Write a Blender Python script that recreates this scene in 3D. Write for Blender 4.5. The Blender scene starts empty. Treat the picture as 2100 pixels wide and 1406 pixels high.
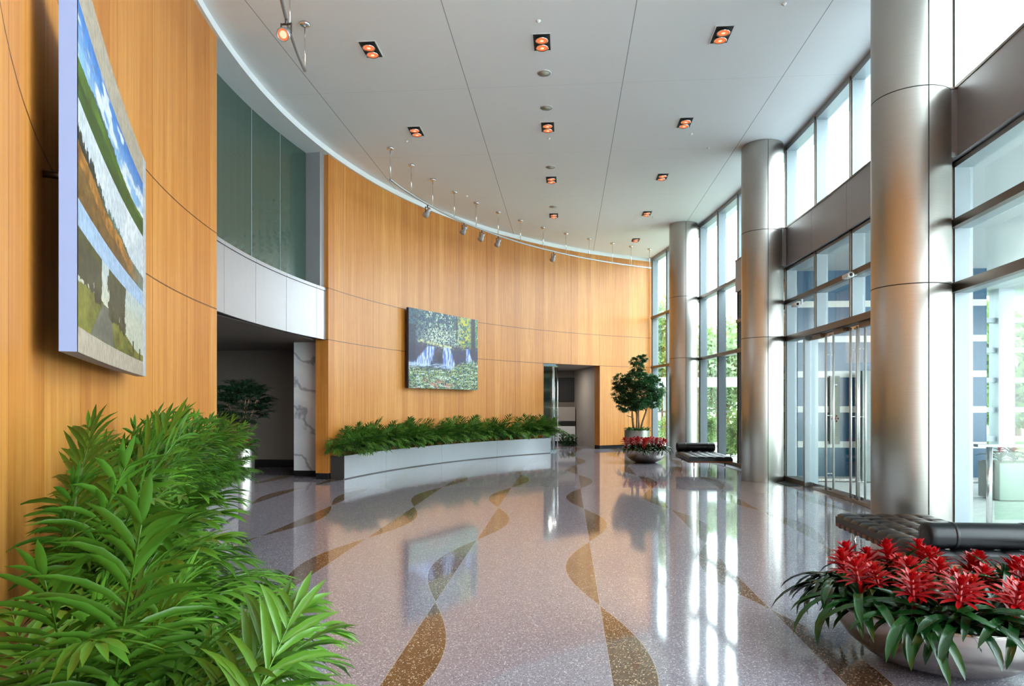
import bpy, math, random
import numpy as np
from mathutils import Vector, Matrix

random.seed(7)
R = math.radians
sc = bpy.context.scene
col = sc.collection

# ------------------------------------------------------------------ helpers
def lin(c):
    c = c / 255.0
    return c / 12.92 if c <= 0.04045 else ((c + 0.055) / 1.055) ** 2.4
def rgb(r, g, b):
    return (lin(r), lin(g), lin(b), 1.0)

def tag(o, label=None, cat=None, group=None, kind=None):
    if label: o['label'] = label
    if cat: o['category'] = cat
    if group: o['group'] = group
    if kind: o['kind'] = kind
    return o

def empty(name, loc=(0, 0, 0), rz=0.0, label=None, cat=None, group=None):
    o = bpy.data.objects.new(name, None)
    o.empty_display_size = 0.1
    col.objects.link(o)
    o.location = loc
    o.rotation_euler = (0, 0, rz)
    return tag(o, label, cat, group)

def copy_tree(o, parent=None):
    c = o.copy()
    col.objects.link(c)
    if parent is not None:
        c.parent = parent
    for ch in list(o.children):
        copy_tree(ch, c)
    return c

class MB:
    """collects geometry, links it as one mesh object"""
    def __init__(s):
        s.v = []; s.f = []; s.mi = []; s.sm = []; s.uv = []
    def add(s, vs, fs, mi=0, smooth=False, uvs=None):
        b = len(s.v)
        s.v.extend([tuple(p) for p in vs])
        for k, f in enumerate(fs):
            s.f.append([b + i for i in f]); s.mi.append(mi); s.sm.append(smooth)
            s.uv.append(uvs[k] if uvs else None)
    def box(s, x0, x1, y0, y1, z0, z1, mi=0):
        vs = [(x0,y0,z0),(x1,y0,z0),(x1,y1,z0),(x0,y1,z0),(x0,y0,z1),(x1,y0,z1),(x1,y1,z1),(x0,y1,z1)]
        s.add(vs, [(0,3,2,1),(4,5,6,7),(0,1,5,4),(1,2,6,5),(2,3,7,6),(3,0,4,7)], mi)
    def hexa(s, P, mi=0):
        """8 points: bottom ring 0-3, top ring 4-7"""
        s.add(P, [(0,3,2,1),(4,5,6,7),(0,1,5,4),(1,2,6,5),(2,3,7,6),(3,0,4,7)], mi)
    def sweep(s, fn, ts, prof, mi=0, caps=True, uvlen=None):
        """prof: closed list of (offset, z); fn(t, off) -> (x, y)"""
        n = len(prof); vs = []; fs = []
        for t in ts:
            for (o, z) in prof:
                x, y = fn(t, o); vs.append((x, y, z))
        for i in range(len(ts) - 1):
            for j in range(n):
                k = (j + 1) % n
                fs.append((i*n+j, i*n+k, (i+1)*n+k, (i+1)*n+j))
        if caps:
            fs.append(tuple(range(n))[::-1]); fs.append(tuple((len(ts)-1)*n + j for j in range(n)))
        s.add(vs, fs, mi)
    def tube(s, pts, r, n=8, mi=0, smooth=True, caps=True):
        pts = [Vector(p) for p in pts]
        rs = r if isinstance(r, (list, tuple)) else [r] * len(pts)
        vs = []; fs = []
        up = Vector((0, 0, 1))
        for i, p in enumerate(pts):
            d = (pts[min(i+1, len(pts)-1)] - pts[max(i-1, 0)])
            d = d.normalized() if d.length > 1e-9 else Vector((0,0,1))
            a = d.cross(up)
            if a.length < 1e-3: a = d.cross(Vector((1, 0, 0)))
            a.normalize(); b = d.cross(a)
            for k in range(n):
                t = 2 * math.pi * k / n
                vs.append(p + (a * math.cos(t) + b * math.sin(t)) * rs[i])
        for i in range(len(pts) - 1):
            for k in range(n):
                k2 = (k + 1) % n
                fs.append((i*n+k, (i+1)*n+k, (i+1)*n+k2, i*n+k2))
        if caps:
            fs.append(tuple(range(n))); fs.append(tuple((len(pts)-1)*n + k for k in range(n))[::-1])
        s.add(vs, fs, mi, smooth)
    def lathe(s, prof, n=32, mi=0, smooth=True, c=(0, 0), caps=True):
        vs = []; fs = []
        for (r, z) in prof:
            for k in range(n):
                t = 2 * math.pi * k / n
                vs.append((c[0] + r*math.cos(t), c[1] + r*math.sin(t), z))
        for i in range(len(prof) - 1):
            for k in range(n):
                k2 = (k + 1) % n
                fs.append((i*n+k, i*n+k2, (i+1)*n+k2, (i+1)*n+k))
        if caps:
            fs.append(tuple(range(n))[::-1]); fs.append(tuple((len(prof)-1)*n + k for k in range(n)))
        s.add(vs, fs, mi, smooth)
    def mesh(s, name, mats):
        me = bpy.data.meshes.new(name)
        me.from_pydata(s.v, [], s.f)
        for m in (mats if isinstance(mats, (list, tuple)) else [mats]):
            me.materials.append(m)
        me.polygons.foreach_set('material_index', s.mi)
        me.polygons.foreach_set('use_smooth', s.sm)
        if any(u is not None for u in s.uv):
            l = me.uv_layers.new(name='UVMap')
            i = 0
            for f, u in zip(s.f, s.uv):
                for k in range(len(f)):
                    l.data[i].uv = u[k] if u is not None else (0, 0)
                    i += 1
        me.update()
        return me
    def build(s, name, mats, parent=None, kind=None, bevel=0, fix=True):
        me = s.mesh(name, mats)
        if fix:
            import bmesh
            bm = bmesh.new(); bm.from_mesh(me)
            bmesh.ops.recalc_face_normals(bm, faces=bm.faces)
            bm.to_mesh(me); bm.free()
        o = bpy.data.objects.new(name, me)
        col.objects.link(o)
        if parent is not None: o.parent = parent
        if kind: o['kind'] = kind
        if bevel:
            m = o.modifiers.new('bevel', 'BEVEL'); m.width = bevel; m.segments = 2; m.limit_method = 'ANGLE'
        return o

def link(name, me, parent=None, loc=(0,0,0), rot=(0,0,0), scale=1.0):
    o = bpy.data.objects.new(name, me); col.objects.link(o)
    if parent is not None: o.parent = parent
    o.location = loc; o.rotation_euler = rot
    o.scale = (scale,)*3 if not isinstance(scale, tuple) else scale
    return o

# ------------------------------------------------------------------ materials
class NT:
    def __init__(s, name):
        s.m = bpy.data.materials.new(name); s.m.use_nodes = True
        s.t = s.m.node_tree; s.t.nodes.clear()
        s.out = s.n('ShaderNodeOutputMaterial')
    def n(s, typ, **kw):
        nd = s.t.nodes.new(typ)
        for k, v in kw.items(): setattr(nd, k, v)
        return nd
    def l(s, a, b): s.t.links.new(a, b)
    def math(s, op, a, b=None, c=None):
        nd = s.n('ShaderNodeMath', operation=op)
        for i, x in enumerate((a, b, c)):
            if x is None: continue
            if isinstance(x, (int, float)): nd.inputs[i].default_value = x
            else: s.l(x, nd.inputs[i])
        return nd.outputs[0]
    def mix(s, fac, a, b, mode='MIX'):
        nd = s.n('ShaderNodeMix', data_type='RGBA', blend_type=mode)
        for sock, x in ((nd.inputs[0], fac), (nd.inputs[6], a), (nd.inputs[7], b)):
            if isinstance(x, (int, float)): sock.default_value = x
            elif isinstance(x, tuple): sock.default_value = x
            else: s.l(x, sock)
        return nd.outputs[2]
    def pr(s, color=None, rough=0.5, metal=0.0, spec=0.5, coat=0.0, coat_r=0.05, **kw):
        p = s.n('ShaderNodeBsdfPrincipled')
        if color is not None:
            if isinstance(color, tuple): p.inputs['Base Color'].default_value = color
            else: s.l(color, p.inputs['Base Color'])
        if isinstance(rough, (int, float)): p.inputs['Roughness'].default_value = rough
        else: s.l(rough, p.inputs['Roughness'])
        p.inputs['Metallic'].default_value = metal
        p.inputs['Specular IOR Level'].default_value = spec
        p.inputs['Coat Weight'].default_value = coat
        p.inputs['Coat Roughness'].default_value = coat_r
        for k, v in kw.items(): p.inputs[k].default_value = v
        s.l(p.outputs[0], s.out.inputs[0])
        return p
    def ramp(s, fac, stops):
        nd = s.n('ShaderNodeValToRGB'); cr = nd.color_ramp
        while len(cr.elements) < len(stops): cr.elements.new(0.5)
        for e, (p, c) in zip(cr.elements, stops): e.position = p; e.color = c
        s.l(fac, nd.inputs[0]); return nd.outputs[0]
    def coords(s, kind='Object', scale=(1,1,1)):
        tc = s.n('ShaderNodeTexCoord'); mp = s.n('ShaderNodeMapping')
        mp.inputs['Scale'].default_value = scale
        s.l(tc.outputs[kind], mp.inputs[0]); return mp.outputs[0]
    def noise(s, vec, scale, detail=2, rough=0.5, out=0):
        nd = s.n('ShaderNodeTexNoise'); s.l(vec, nd.inputs['Vector'])
        nd.inputs['Scale'].default_value = scale; nd.inputs['Detail'].default_value = detail
        nd.inputs['Roughness'].default_value = rough; return nd.outputs[out]
    def bump(s, h, strength, dist, p):
        b = s.n('ShaderNodeBump'); b.inputs['Strength'].default_value = strength
        b.inputs['Distance'].default_value = dist
        s.l(h, b.inputs['Height']); s.l(b.outputs[0], p.inputs['Normal'])

def simple(name, color, rough=0.5, metal=0.0, nscale=40, amt=0.08, **kw):
    t = NT(name); v = t.coords()
    nz = t.noise(v, nscale, 3)
    dark = tuple(c * (1 - amt) for c in color[:3]) + (1,)
    lite = tuple(min(1, c * (1 + amt)) for c in color[:3]) + (1,)
    t.pr(t.mix(nz, dark, lite), rough, metal, **kw)
    return t.m

def emis(name, color, strength):
    t = NT(name); e = t.n('ShaderNodeEmission')
    e.inputs[0].default_value = color; e.inputs[1].default_value = strength
    t.l(e.outputs[0], t.out.inputs[0]); return t.m

def wood_mat(name='honey_maple_veneer'):
    t = NT(name)
    tc = t.n('ShaderNodeUVMap'); sep = t.n('ShaderNodeSeparateXYZ'); t.l(tc.outputs[0], sep.inputs[0])
    u, v = sep.outputs[0], sep.outputs[1]         # u in panels, v in metres
    def wn(x, seed):
        nd = t.n('ShaderNodeTexWhiteNoise', noise_dimensions='2D')
        cb = t.n('ShaderNodeCombineXYZ'); t.l(x, cb.inputs[0]); cb.inputs[1].default_value = seed
        t.l(cb.outputs[0], nd.inputs[0]); return nd.outputs[0]
    row = t.math('ADD', t.math('GREATER_THAN', v, 2.985), t.math('GREATER_THAN', v, 4.085))
    pan = t.math('FLOOR', u)
    pid = t.math('ADD', pan, t.math('MULTIPLY', row, 0.0))
    # veneer leaves of uneven width inside one panel
    warp = t.math('ADD', t.math('MULTIPLY', u, 4.0), t.math('MULTIPLY', t.math('SINE', t.math('MULTIPLY', u, 9.7)), 0.25))
    leaf = t.math('FLOOR', warp)
    lv = wn(t.math('ADD', leaf, 0.0), 3.1)
    pv = wn(pid, 7.7)
    cb = t.n('ShaderNodeCombineXYZ')
    t.l(t.math('MULTIPLY', u, 26.0), cb.inputs[0]); t.l(t.math('MULTIPLY', v, 0.55), cb.inputs[1])
    t.l(t.math('MULTIPLY', leaf, 3.7), cb.inputs[2])
    g1 = t.noise(cb.outputs[0], 1.0, 5, 0.62)
    cb2 = t.n('ShaderNodeCombineXYZ')
    t.l(t.math('MULTIPLY', u, 120.0), cb2.inputs[0]); t.l(t.math('MULTIPLY', v, 1.4), cb2.inputs[1])
    g2 = t.noise(cb2.outputs[0], 1.0, 3, 0.6)
    cb3 = t.n('ShaderNodeCombineXYZ')
    t.l(t.math('MULTIPLY', u, 5.0), cb3.inputs[0]); t.l(t.math('MULTIPLY', v, 4.0), cb3.inputs[1])
    g3 = t.noise(cb3.outputs[0], 1.0, 3, 0.6)
    s = t.math('ADD', t.math('MULTIPLY', g1, 0.74), t.math('MULTIPLY', lv, 0.17))
    s = t.math('ADD', s, t.math('MULTIPLY', pv, 0.12))
    s = t.math('ADD', s, t.math('MULTIPLY', g3, 0.12))
    c = t.ramp(s, [(0.25, rgb(158, 90, 26)), (0.55, rgb(184, 116, 46)), (0.85, rgb(206, 146, 74))])
    c = t.mix(t.math('MULTIPLY', t.math('GREATER_THAN', g2, 0.56), 0.12), c, rgb(150, 84, 28))
    fr = t.math('FRACT', u)
    dv = t.math('MINIMUM', fr, t.math('SUBTRACT', 1.0, fr))
    j1 = t.math('LESS_THAN', dv, 0.0038)
    j2 = t.math('LESS_THAN', t.math('ABSOLUTE', t.math('SUBTRACT', v, 2.985)), 0.008)
    j3 = t.math('LESS_THAN', t.math('ABSOLUTE', t.math('SUBTRACT', v, 4.085)), 0.008)
    j = t.math('MINIMUM', t.math('ADD', t.math('ADD', j1, j2), j3), 1.0)
    c = t.mix(t.math('MULTIPLY', j, 0.9), c, rgb(70, 30, 6))
    p = t.pr(c, 0.44, 0.0, 0.33, coat=0.1, coat_r=0.25)
    t.bump(g2, 0.04, 0.002, p)
    return t.m

def terrazzo_mat():
    t = NT('polished_terrazzo')
    tc = t.n('ShaderNodeTexCoord'); sep = t.n('ShaderNodeSeparateXYZ'); t.l(tc.outputs['Object'], sep.inputs[0])
    x, y = sep.outputs[0], sep.outputs[1]
    P = 1.325; A = 0.275; NY = 2.54
    xm = t.math('SUBTRACT', t.math('MODULO', t.math('ADD', x, 1.06 + P/2 + P*20), P), P/2)
    off = t.math('MULTIPLY', t.math('SINE', t.math('MULTIPLY', t.math('SUBTRACT', y, 5.47), math.pi/NY)), -A)
    pos = t.math('GREATER_THAN', t.math('MULTIPLY', xm, off), 0.0)
    less = t.math('LESS_THAN', t.math('ABSOLUTE', xm), t.math('ABSOLUTE', off))
    band = t.math('MULTIPLY', pos, less)
    e1 = t.math('LESS_THAN', t.math('ABSOLUTE', xm), 0.0022)
    e2 = t.math('LESS_THAN', t.math('ABSOLUTE', t.math('SUBTRACT', xm, off)), 0.003)
    strip = t.math('MINIMUM', t.math('ADD', e1, e2), 1.0)
    vor = t.n('ShaderNodeTexVoronoi'); vor.inputs['Scale'].default_value = 105
    t.l(tc.outputs['Object'], vor.inputs['Vector'])
    vs = t.n('ShaderNodeSeparateColor'); t.l(vor.outputs['Color'], vs.inputs[0])
    cell = vs.outputs[0]; cell2 = vs.outputs[1]
    core = t.math('LESS_THAN', vor.outputs['Distance'], t.math('ADD', 0.25, t.math('MULTIPLY', cell2, 0.35)))
    base = t.ramp(cell, [(0.0, rgb(78, 76, 90)), (0.25, rgb(128, 122, 138)), (0.55, rgb(164, 160, 174)), (0.85, rgb(206, 204, 214)), (1.0, rgb(244, 244, 248))])
    cement = rgb(148, 142, 156)
    grey = t.mix(core, cement, base)
    chipw = t.math('MULTIPLY', core, t.math('GREATER_THAN', cell, 0.76))
    br = t.ramp(cell2, [(0.0, rgb(70, 48, 36)), (1.0, rgb(112, 84, 62))])
    brown = t.mix(chipw, br, rgb(222, 206, 184))
    c = t.mix(band, grey, brown)
    c = t.mix(t.math('MULTIPLY', strip, 0.5), c, rgb(196, 190, 180))
    c = t.mix(1.0, c, (0.8, 0.79, 0.79, 1), 'MULTIPLY')
    nz = t.noise(tc.outputs['Object'], 0.7, 2)
    rough = t.math('ADD', 0.035, t.math('MULTIPLY', nz, 0.05))
    p = t.pr(c, rough, 0.0, 0.5, coat=0.2, coat_r=0.28, IOR=2.05)
    n2 = t.noise(tc.outputs['Object'], 2.2, 1)
    t.bump(n2, 0.05, 0.01, p)
    return t.m

def ceiling_mat():
    t = NT('ceiling_paint')
    tc = t.n('ShaderNodeTexCoord'); sep = t.n('ShaderNodeSeparateXYZ'); t.l(tc.outputs['Object'], sep.inputs[0])
    x, y = sep.outputs[0], sep.outputs[1]
    def lines(c, off, per, w):
        m = t.math('MODULO', t.math('ADD', c, off + per*20 + per/2), per)
        return t.math('LESS_THAN', t.math('ABSOLUTE', t.math('SUBTRACT', m, per/2)), w)
    a = lines(x, 1.69, 2.635, 0.0065)
    b = lines(y, -11.68, 3.13, 0.0035)
    c = t.mix(t.math('MULTIPLY', a, 0.62), rgb(228, 231, 233), rgb(52, 54, 54))
    c = t.mix(t.math('MULTIPLY', b, 0.25), c, rgb(80, 82, 82))
    t.pr(c, 0.7, 0, 0.3)
    return t.m

def brushed(name, color, rough=0.28, aniso=0.75, rot=0.0, nz=0.0):
    t = NT(name)
    v = t.coords('Object', (3, 3, 160))
    n = t.noise(v, 1.0, 2)
    c = t.mix(n, tuple(x*0.9 for x in color[:3]) + (1,), tuple(min(1, x*1.06) for x in color[:3]) + (1,))
    p = t.pr(c, rough, 1.0)
    p.inputs['Anisotropic'].default_value = aniso
    p.inputs['Anisotropic Rotation'].default_value = rot
    tg = t.n('ShaderNodeTangent', direction_type='RADIAL', axis='Z')
    t.l(tg.outputs[0], p.inputs['Tangent'])
    return t.m

def glass_mat(name='clear_glazing', tint=(0.93, 0.97, 0.96, 1), refl=0.75):
    t = NT(name)
    tr = t.n('ShaderNodeBsdfTransparent'); tr.inputs[0].default_value = tint
    gl = t.n('ShaderNodeBsdfGlossy'); gl.inputs['Roughness'].default_value = 0.0
    gl.inputs[0].default_value = (1, 1, 1, 1)
    fr = t.n('ShaderNodeFresnel'); ge = t.n('ShaderNodeNewGeometry')
    t.l(t.math('SUBTRACT', 1.45, t.math('MULTIPLY', ge.outputs['Backfacing'], 1.45 - 1/1.45)), fr.inputs[0])
    mx = t.n('ShaderNodeMixShader')
    f = t.math('MULTIPLY', fr.outputs[0], refl)
    t.l(f, mx.inputs[0]); t.l(tr.outputs[0], mx.inputs[1]); t.l(gl.outputs[0], mx.inputs[2])
    t.l(mx.outputs[0], t.out.inputs[0])
    return t.m

def leaf_mat(name, c0, c1, rough=0.35, trans=0.3, nsc=3.0):
    t = NT(name)
    oi = t.n('ShaderNodeObjectInfo')
    geo = t.n('ShaderNodeTexCoord')
    nz = t.noise(geo.outputs['Object'], nsc, 2)
    f = t.math('ADD', t.math('MULTIPLY', oi.outputs['Random'], 0.45), t.math('MULTIPLY', nz, 0.55))
    c = t.mix(f, c0, c1)
    p = t.pr(c, rough, 0, 0.5)
    tl = t.n('ShaderNodeBsdfTranslucent'); t.l(c, tl.inputs[0])
    mx = t.n('ShaderNodeMixShader'); mx.inputs[0].default_value = trans
    t.l(p.outputs[0], mx.inputs[1]); t.l(tl.outputs[0], mx.inputs[2]); t.l(mx.outputs[0], t.out.inputs[0])
    return t.m

def vcol_mat(name, rough=0.45):
    t = NT(name)
    a = t.n('ShaderNodeAttribute', attribute_name='paint')
    p = t.pr(a.outputs['Color'], rough, 0, 0.35)
    nz = t.noise(t.coords('Object'), 90, 2); t.bump(nz, 0.15, 0.002, p)
    return t.m

M = {}
M['wood'] = wood_mat()
M['terrazzo'] = terrazzo_mat()
M['ceiling'] = ceiling_mat()
M['steel'] = brushed('brushed_stainless', rgb(182, 177, 170), 0.3, 0.85, 0.0)
M['bowlsteel'] = brushed('spun_steel', rgb(176, 170, 164), 0.26, 0.8, 0.0)
M['satin'] = simple('satin_metal_panel', rgb(166, 167, 172), 0.32, 0.6, 3, 0.05)
M['darksteel'] = simple('dark_steel_panel', rgb(92, 88, 86), 0.35, 0.6, 6, 0.06)
M['band'] = simple('grey_metal_fascia', rgb(150, 150, 154), 0.4, 0.3, 3, 0.05)
M['bronze'] = simple('bronze_rail', rgb(104, 92, 82), 0.38, 0.6, 9, 0.08)
M['alu'] = simple('pale_aluminium', rgb(142, 153, 158), 0.4, 0.15, 5, 0.04)
M['black'] = simple('black_gap', rgb(18, 18, 20), 0.6)
M['chrome'] = simple('polished_tube', rgb(215, 215, 215), 0.14, 1.0)
M['tube'] = simple('satin_steel_tube', rgb(190, 190, 186), 0.38, 0.7)
M['white'] = simple('white_paint', rgb(222, 226, 228), 0.6, 0, 8, 0.03)
M['granite'] = simple('black_granite', rgb(30, 30, 32), 0.12, 0, 120, 0.4)
M['greenglass'] = None
M['glass'] = glass_mat()
M['doorglass'] = glass_mat('grey_door_glass', (0.8, 0.84, 0.84, 1), 0.35)
M['porchglass'] = glass_mat('porch_glass', (0.94, 0.98, 0.96, 1), 0.2)
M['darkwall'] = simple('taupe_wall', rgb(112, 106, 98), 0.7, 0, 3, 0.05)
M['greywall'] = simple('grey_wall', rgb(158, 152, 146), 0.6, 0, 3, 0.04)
M['leather'] = None

def green_glass():
    t = NT('back_painted_green_glass')
    v = t.coords('Object', (60, 60, 60))
    n = t.noise(v, 1.0, 1)
    c = t.mix(n, rgb(34, 60, 50), rgb(46, 74, 62))
    p = t.pr(c, 0.22, 0, 0.5, coat=0.6, coat_r=0.03)
    t.bump(n, 0.2, 0.002, p); return t.m
M['greenglass'] = green_glass()

def marble():
    t = NT('white_veined_marble')
    v = t.coords('Object', (1, 1, 1))
    n = t.noise(v, 1.6, 6, 0.6)
    w = t.n('ShaderNodeTexWave', wave_type='BANDS', bands_direction='DIAGONAL')
    w.inputs['Scale'].default_value = 0.7; w.inputs['Distortion'].default_value = 9
    w.inputs['Detail'].default_value = 4; w.inputs['Detail Scale'].default_value = 1.2
    t.l(v, w.inputs[0])
    c = t.ramp(w.outputs[1], [(0.0, rgb(150, 150, 154)), (0.015, rgb(184, 184, 186)), (0.05, rgb(222, 222, 222)), (1.0, rgb(232, 232, 230))])
    c = t.mix(t.math('MULTIPLY', n, 0.5), c, rgb(196, 196, 198))
    t.pr(c, 0.15, 0, 0.5); return t.m
M['marble'] = marble()

def leather():
    t = NT('black_leather')
    v = t.coords('Object'); n = t.noise(v, 220, 3)
    p = t.pr(rgb(13, 13, 16), 0.36, 0, 0.4)
    t.bump(n, 0.12, 0.002, p); return t.m
M['leather'] = leather()
M['walnut'] = simple('walnut_frame', rgb(122, 66, 34), 0.35, 0, 18, 0.25)

def gravel(name, a, b, sc_=120):
    t = NT(name); tc = t.n('ShaderNodeTexCoord')
    vor = t.n('ShaderNodeTexVoronoi'); vor.inputs['Scale'].default_value = sc_
    t.l(tc.outputs['Object'], vor.inputs['Vector'])
    s = t.n('ShaderNodeSeparateColor'); t.l(vor.outputs['Color'], s.inputs[0])
    p = t.pr(t.mix(s.outputs[0], a, b), 0.8)
    t.bump(t.math('SUBTRACT', 1.0, vor.outputs['Distance']), 0.8, 0.01, p)
    return t.m
M['gravel'] = gravel('pale_gravel', rgb(150, 146, 140), rgb(226, 222, 216), 70)
M['moss'] = gravel('grey_moss', rgb(86, 74, 60), rgb(150, 138, 118), 60)
M['paving'] = gravel('pale_paving', rgb(212, 212, 208), rgb(226, 226, 222), 12)
M['lawn'] = gravel('lawn', rgb(80, 112, 50), rgb(110, 140, 70), 8)

M['palm'] = leaf_mat('palm_leaf', rgb(18, 62, 12), rgb(98, 150, 44), 0.32, 0.22, 5.0)
M['palmfar'] = leaf_mat('deep_palm_leaf', rgb(20, 60, 18), rgb(98, 144, 50), 0.36, 0.22, 5.0)
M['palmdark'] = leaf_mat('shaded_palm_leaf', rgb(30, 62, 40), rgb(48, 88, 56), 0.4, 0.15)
M['strap'] = leaf_mat('bromeliad_leaf', rgb(10, 36, 16), rgb(30, 74, 30), 0.2, 0.1)
M['red'] = leaf_mat('bromeliad_bract', rgb(130, 4, 12), rgb(196, 16, 22), 0.3, 0.15, 9)
M['yellow'] = simple('bract_tip', rgb(244, 170, 60), 0.5)
M['ficus'] = leaf_mat('glossy_tree_leaf', rgb(36, 80, 52), rgb(88, 138, 88), 0.28, 0.15)
M['bark'] = simple('pale_bark', rgb(150, 112, 86), 0.8, 0, 14, 0.3)
M['outleaf'] = leaf_mat('garden_leaf', rgb(70, 104, 44), rgb(138, 164, 88), 0.5, 0.4, 0.6)
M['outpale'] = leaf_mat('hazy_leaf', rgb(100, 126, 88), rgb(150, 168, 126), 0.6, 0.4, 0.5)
M['lampglow'] = emis('lamp_filament', (0.8, 0.17, 0.06, 1), 0.8)
M['lampcore'] = emis('lamp_core', (1.0, 0.5, 0.32, 1), 1.0)

# ------------------------------------------------------------------ plan geometry
CX, CY, RW = 10.62, 11.88, 15.86          # curved timber wall
def wal(a, r):                            # a in degrees
    return (CX - r*math.cos(R(a)), CY + r*math.sin(R(a)))
FR, FY = 64.6, 11.87; FX = 4.65 - FR      # gently curved curtain wall
def fac(y, off=0.0):
    dy = y - FY
    return (FX + math.sqrt(FR*FR - dy*dy) + off, y)
H = 7.05; WT = 6.93; DH = 2.985; Z2 = 4.085
PA = 4.73                                  # one panel, degrees
A0 = 8.45; A1 = 44.1; A2 = 53.5; A3 = 61.7

# ------------------------------------------------------------------ floor / ceiling
fy = [-3 + i*0.5 for i in range(64)]
def slab(name, z0, z1, mat, y0=-3.0, y1=29.0, xl=-13.0, off=0.1):
    ys = [y0 + (y1 - y0)*i/60 for i in range(61)]
    m = MB(); vs = []; n = len(ys)
    for z in (z0, z1):
        for y in ys: vs.append((xl, y, z))
        for y in ys: x, _ = fac(y, off); vs.append((x, y, z))
    fs = []
    for i in range(n-1):
        fs.append((i, i+1, n+i+1, n+i)); fs.append((2*n+i, 2*n+n+i, 2*n+n+i+1, 2*n+i+1))
        fs.append((n+i, n+i+1, 3*n+i+1, 3*n+i)); fs.append((i, 2*n+i, 2*n+i+1, i+1))
    fs.append((0, n, 3*n, 2*n)); fs.append((n-1, 3*n-1, 4*n-1, 2*n-1))
    m.add(vs, fs)
    return m.build(name, mat, kind='structure')
slab('floor', -0.3, 0.0, M['terrazzo'], off=0.2)
slab('ceiling', H, H + 0.3, M['ceiling'], off=0.6)

# ------------------------------------------------------------------ curved timber walls
def wall_quads(m, a0, a1, z0, z1, r0, r1, caps=True):
    """solid arc block; UV u = panels, v = metres on every face"""
    n = max(2, int((a1 - a0)/0.9) + 1)
    for i in range(n):
        b0 = a0 + (a1-a0)*i/n; b1 = a0 + (a1-a0)*(i+1)/n
        def up(a): return (a - 10.9)/PA + 40
        P = lambda a, r, z: wal(a, r) + (z,)
        uv = [(up(b0), z0), (up(b1), z0), (up(b1), z1), (up(b0), z1)]
        m.add([P(b0,r0,z0), P(b1,r0,z0), P(b1,r0,z1), P(b0,r0,z1)], [(0,1,2,3)], 0, False, [uv])
        m.add([P(b0,r1,z0), P(b1,r1,z0), P(b1,r1,z1), P(b0,r1,z1)], [(3,2,1,0)], 0, False, [uv[::-1]])
        m.add([P(b0,r0,z1), P(b1,r0,z1), P(b1,r1,z1), P(b0,r1,z1)], [(0,1,2,3)], 0, False, [uv])
        m.add([P(b0,r0,z0), P(b1,r0,z0), P(b1,r1,z0), P(b0,r1,z0)], [(3,2,1,0)], 0, False, [uv])
    if caps:
        for k, a in enumerate((a0, a1)):
            f = (0,1,2,3) if k else (3,2,1,0)
            d = (r1 - r0)/1.3
            uu = [(40.2+k*7, z0), (40.2+k*7+d, z0), (40.2+k*7+d, z1), (40.2+k*7, z1)]
            m.add([P(a,r0,z0), P(a,r1,z0), P(a,r1,z1), P(a,r0,z1)], [f], 0, False, [[uu[i] for i in f]])
m = MB(); wall_quads(m, -A1, -A0, 0.13, WT, RW, RW + 0.3)
m.build('wall_left', M['wood'], kind='structure', fix=False)
m = MB()
wall_quads(m, A0, A1, 0.13, WT, RW, RW + 0.3)
wall_quads(m, A1, A2, DH, WT, RW, RW + 0.3, caps=False)
wall_quads(m, A2, A3 + 0.6, 0.13, WT, RW, RW + 0.3)
m.build('wall_far', M['wood'], kind='structure', fix=False)
# header over the doorway that the camera stands in, and the wall beyond it
m = MB(); wall_quads(m, -A2, -A1, DH, WT, RW, RW + 0.3, caps=False); wall_quads(m, -A3-0.6, -A2, 0.13, WT, RW, RW + 0.3)
m.build('wall_near', M['wood'], kind='structure', fix=False)
def arcts(a0, a1, st=1.0):
    n = max(2, int(abs(a1-a0)/st)+1); return [a0 + (a1-a0)*i/n for i in range(n+1)]
def arcbox(m, a0, a1, r0, r1, z0, z1, mi=0):
    m.sweep(lambda a, o: wal(a, o), arcts(a0, a1), [(r0, z0), (r1, z0), (r1, z1), (r0, z1)], mi)
for nm, a0, a1 in (('baseboard_left', -A1, -A0), ('baseboard_far', A0, A1), ('baseboard_corner', A2, A3+0.6), ('baseboard_near', -A3-0.6, -A2)):
    m = MB(); arcbox(m, a0, a1, RW + 0.012, RW + 0.29, 0.0, 0.13); m.build(nm, M['granite'], kind='structure')
# white trim ring under the ceiling, also the soffit above the green glass
m = MB(); arcbox(m, -62, 62, RW - 0.05, RW + 0.46, WT, H); m.build('trim_1', M['white'], kind='structure')

# green glass clerestory over the opening
for i, (a0, a1) in enumerate(((-A0-0.3, -0.03), (0.03, 3.97), (4.03, 7.75))):
    m = MB(); arcbox(m, a0, a1, 16.28, 16.31, Z2 - 0.1, WT)
    o = m.build('window_%d' % (i+1), M['greenglass'], kind='structure')
m = MB()
for a in (0.0, 4.0): arcbox(m, a-0.02, a+0.02, 16.27, 16.3, Z2, WT)
m.build('trim_2', M['alu'], kind='structure')
m = MB(); arcbox(m, -A0-0.3, A0+0.4, 16.4, 16.7, DH + 0.2, H); m.build('wall_behind_glass', M['black'], kind='structure')
m = MB(); arcbox(m, 7.8, A0 + 0.1, RW + 0.1, 16.35, Z2 - 0.05, WT); m.build('trim_3', M['band'], kind='structure')
# pale metal spandrel
m = MB()
js = [-A0, -6.8, -2.2, 2.4, 7.0, A0]
for i in range(len(js)-1):
    arcbox(m, js[i]+0.02, js[i+1]-0.02, RW + 0.06, RW + 0.1, DH, Z2 - 0.07)
    arcbox(m, js[i]+0.02, js[i+1]-0.02, RW + 0.05, RW + 0.44, Z2 - 0.06, Z2, 0)
arcbox(m, -A0, A0, RW + 0.1, RW + 0.44, DH + 0.02, Z2 - 0.08, 1)
m.build('wall_spandrel', [M['satin'], M['black']], kind='structure')

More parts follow.
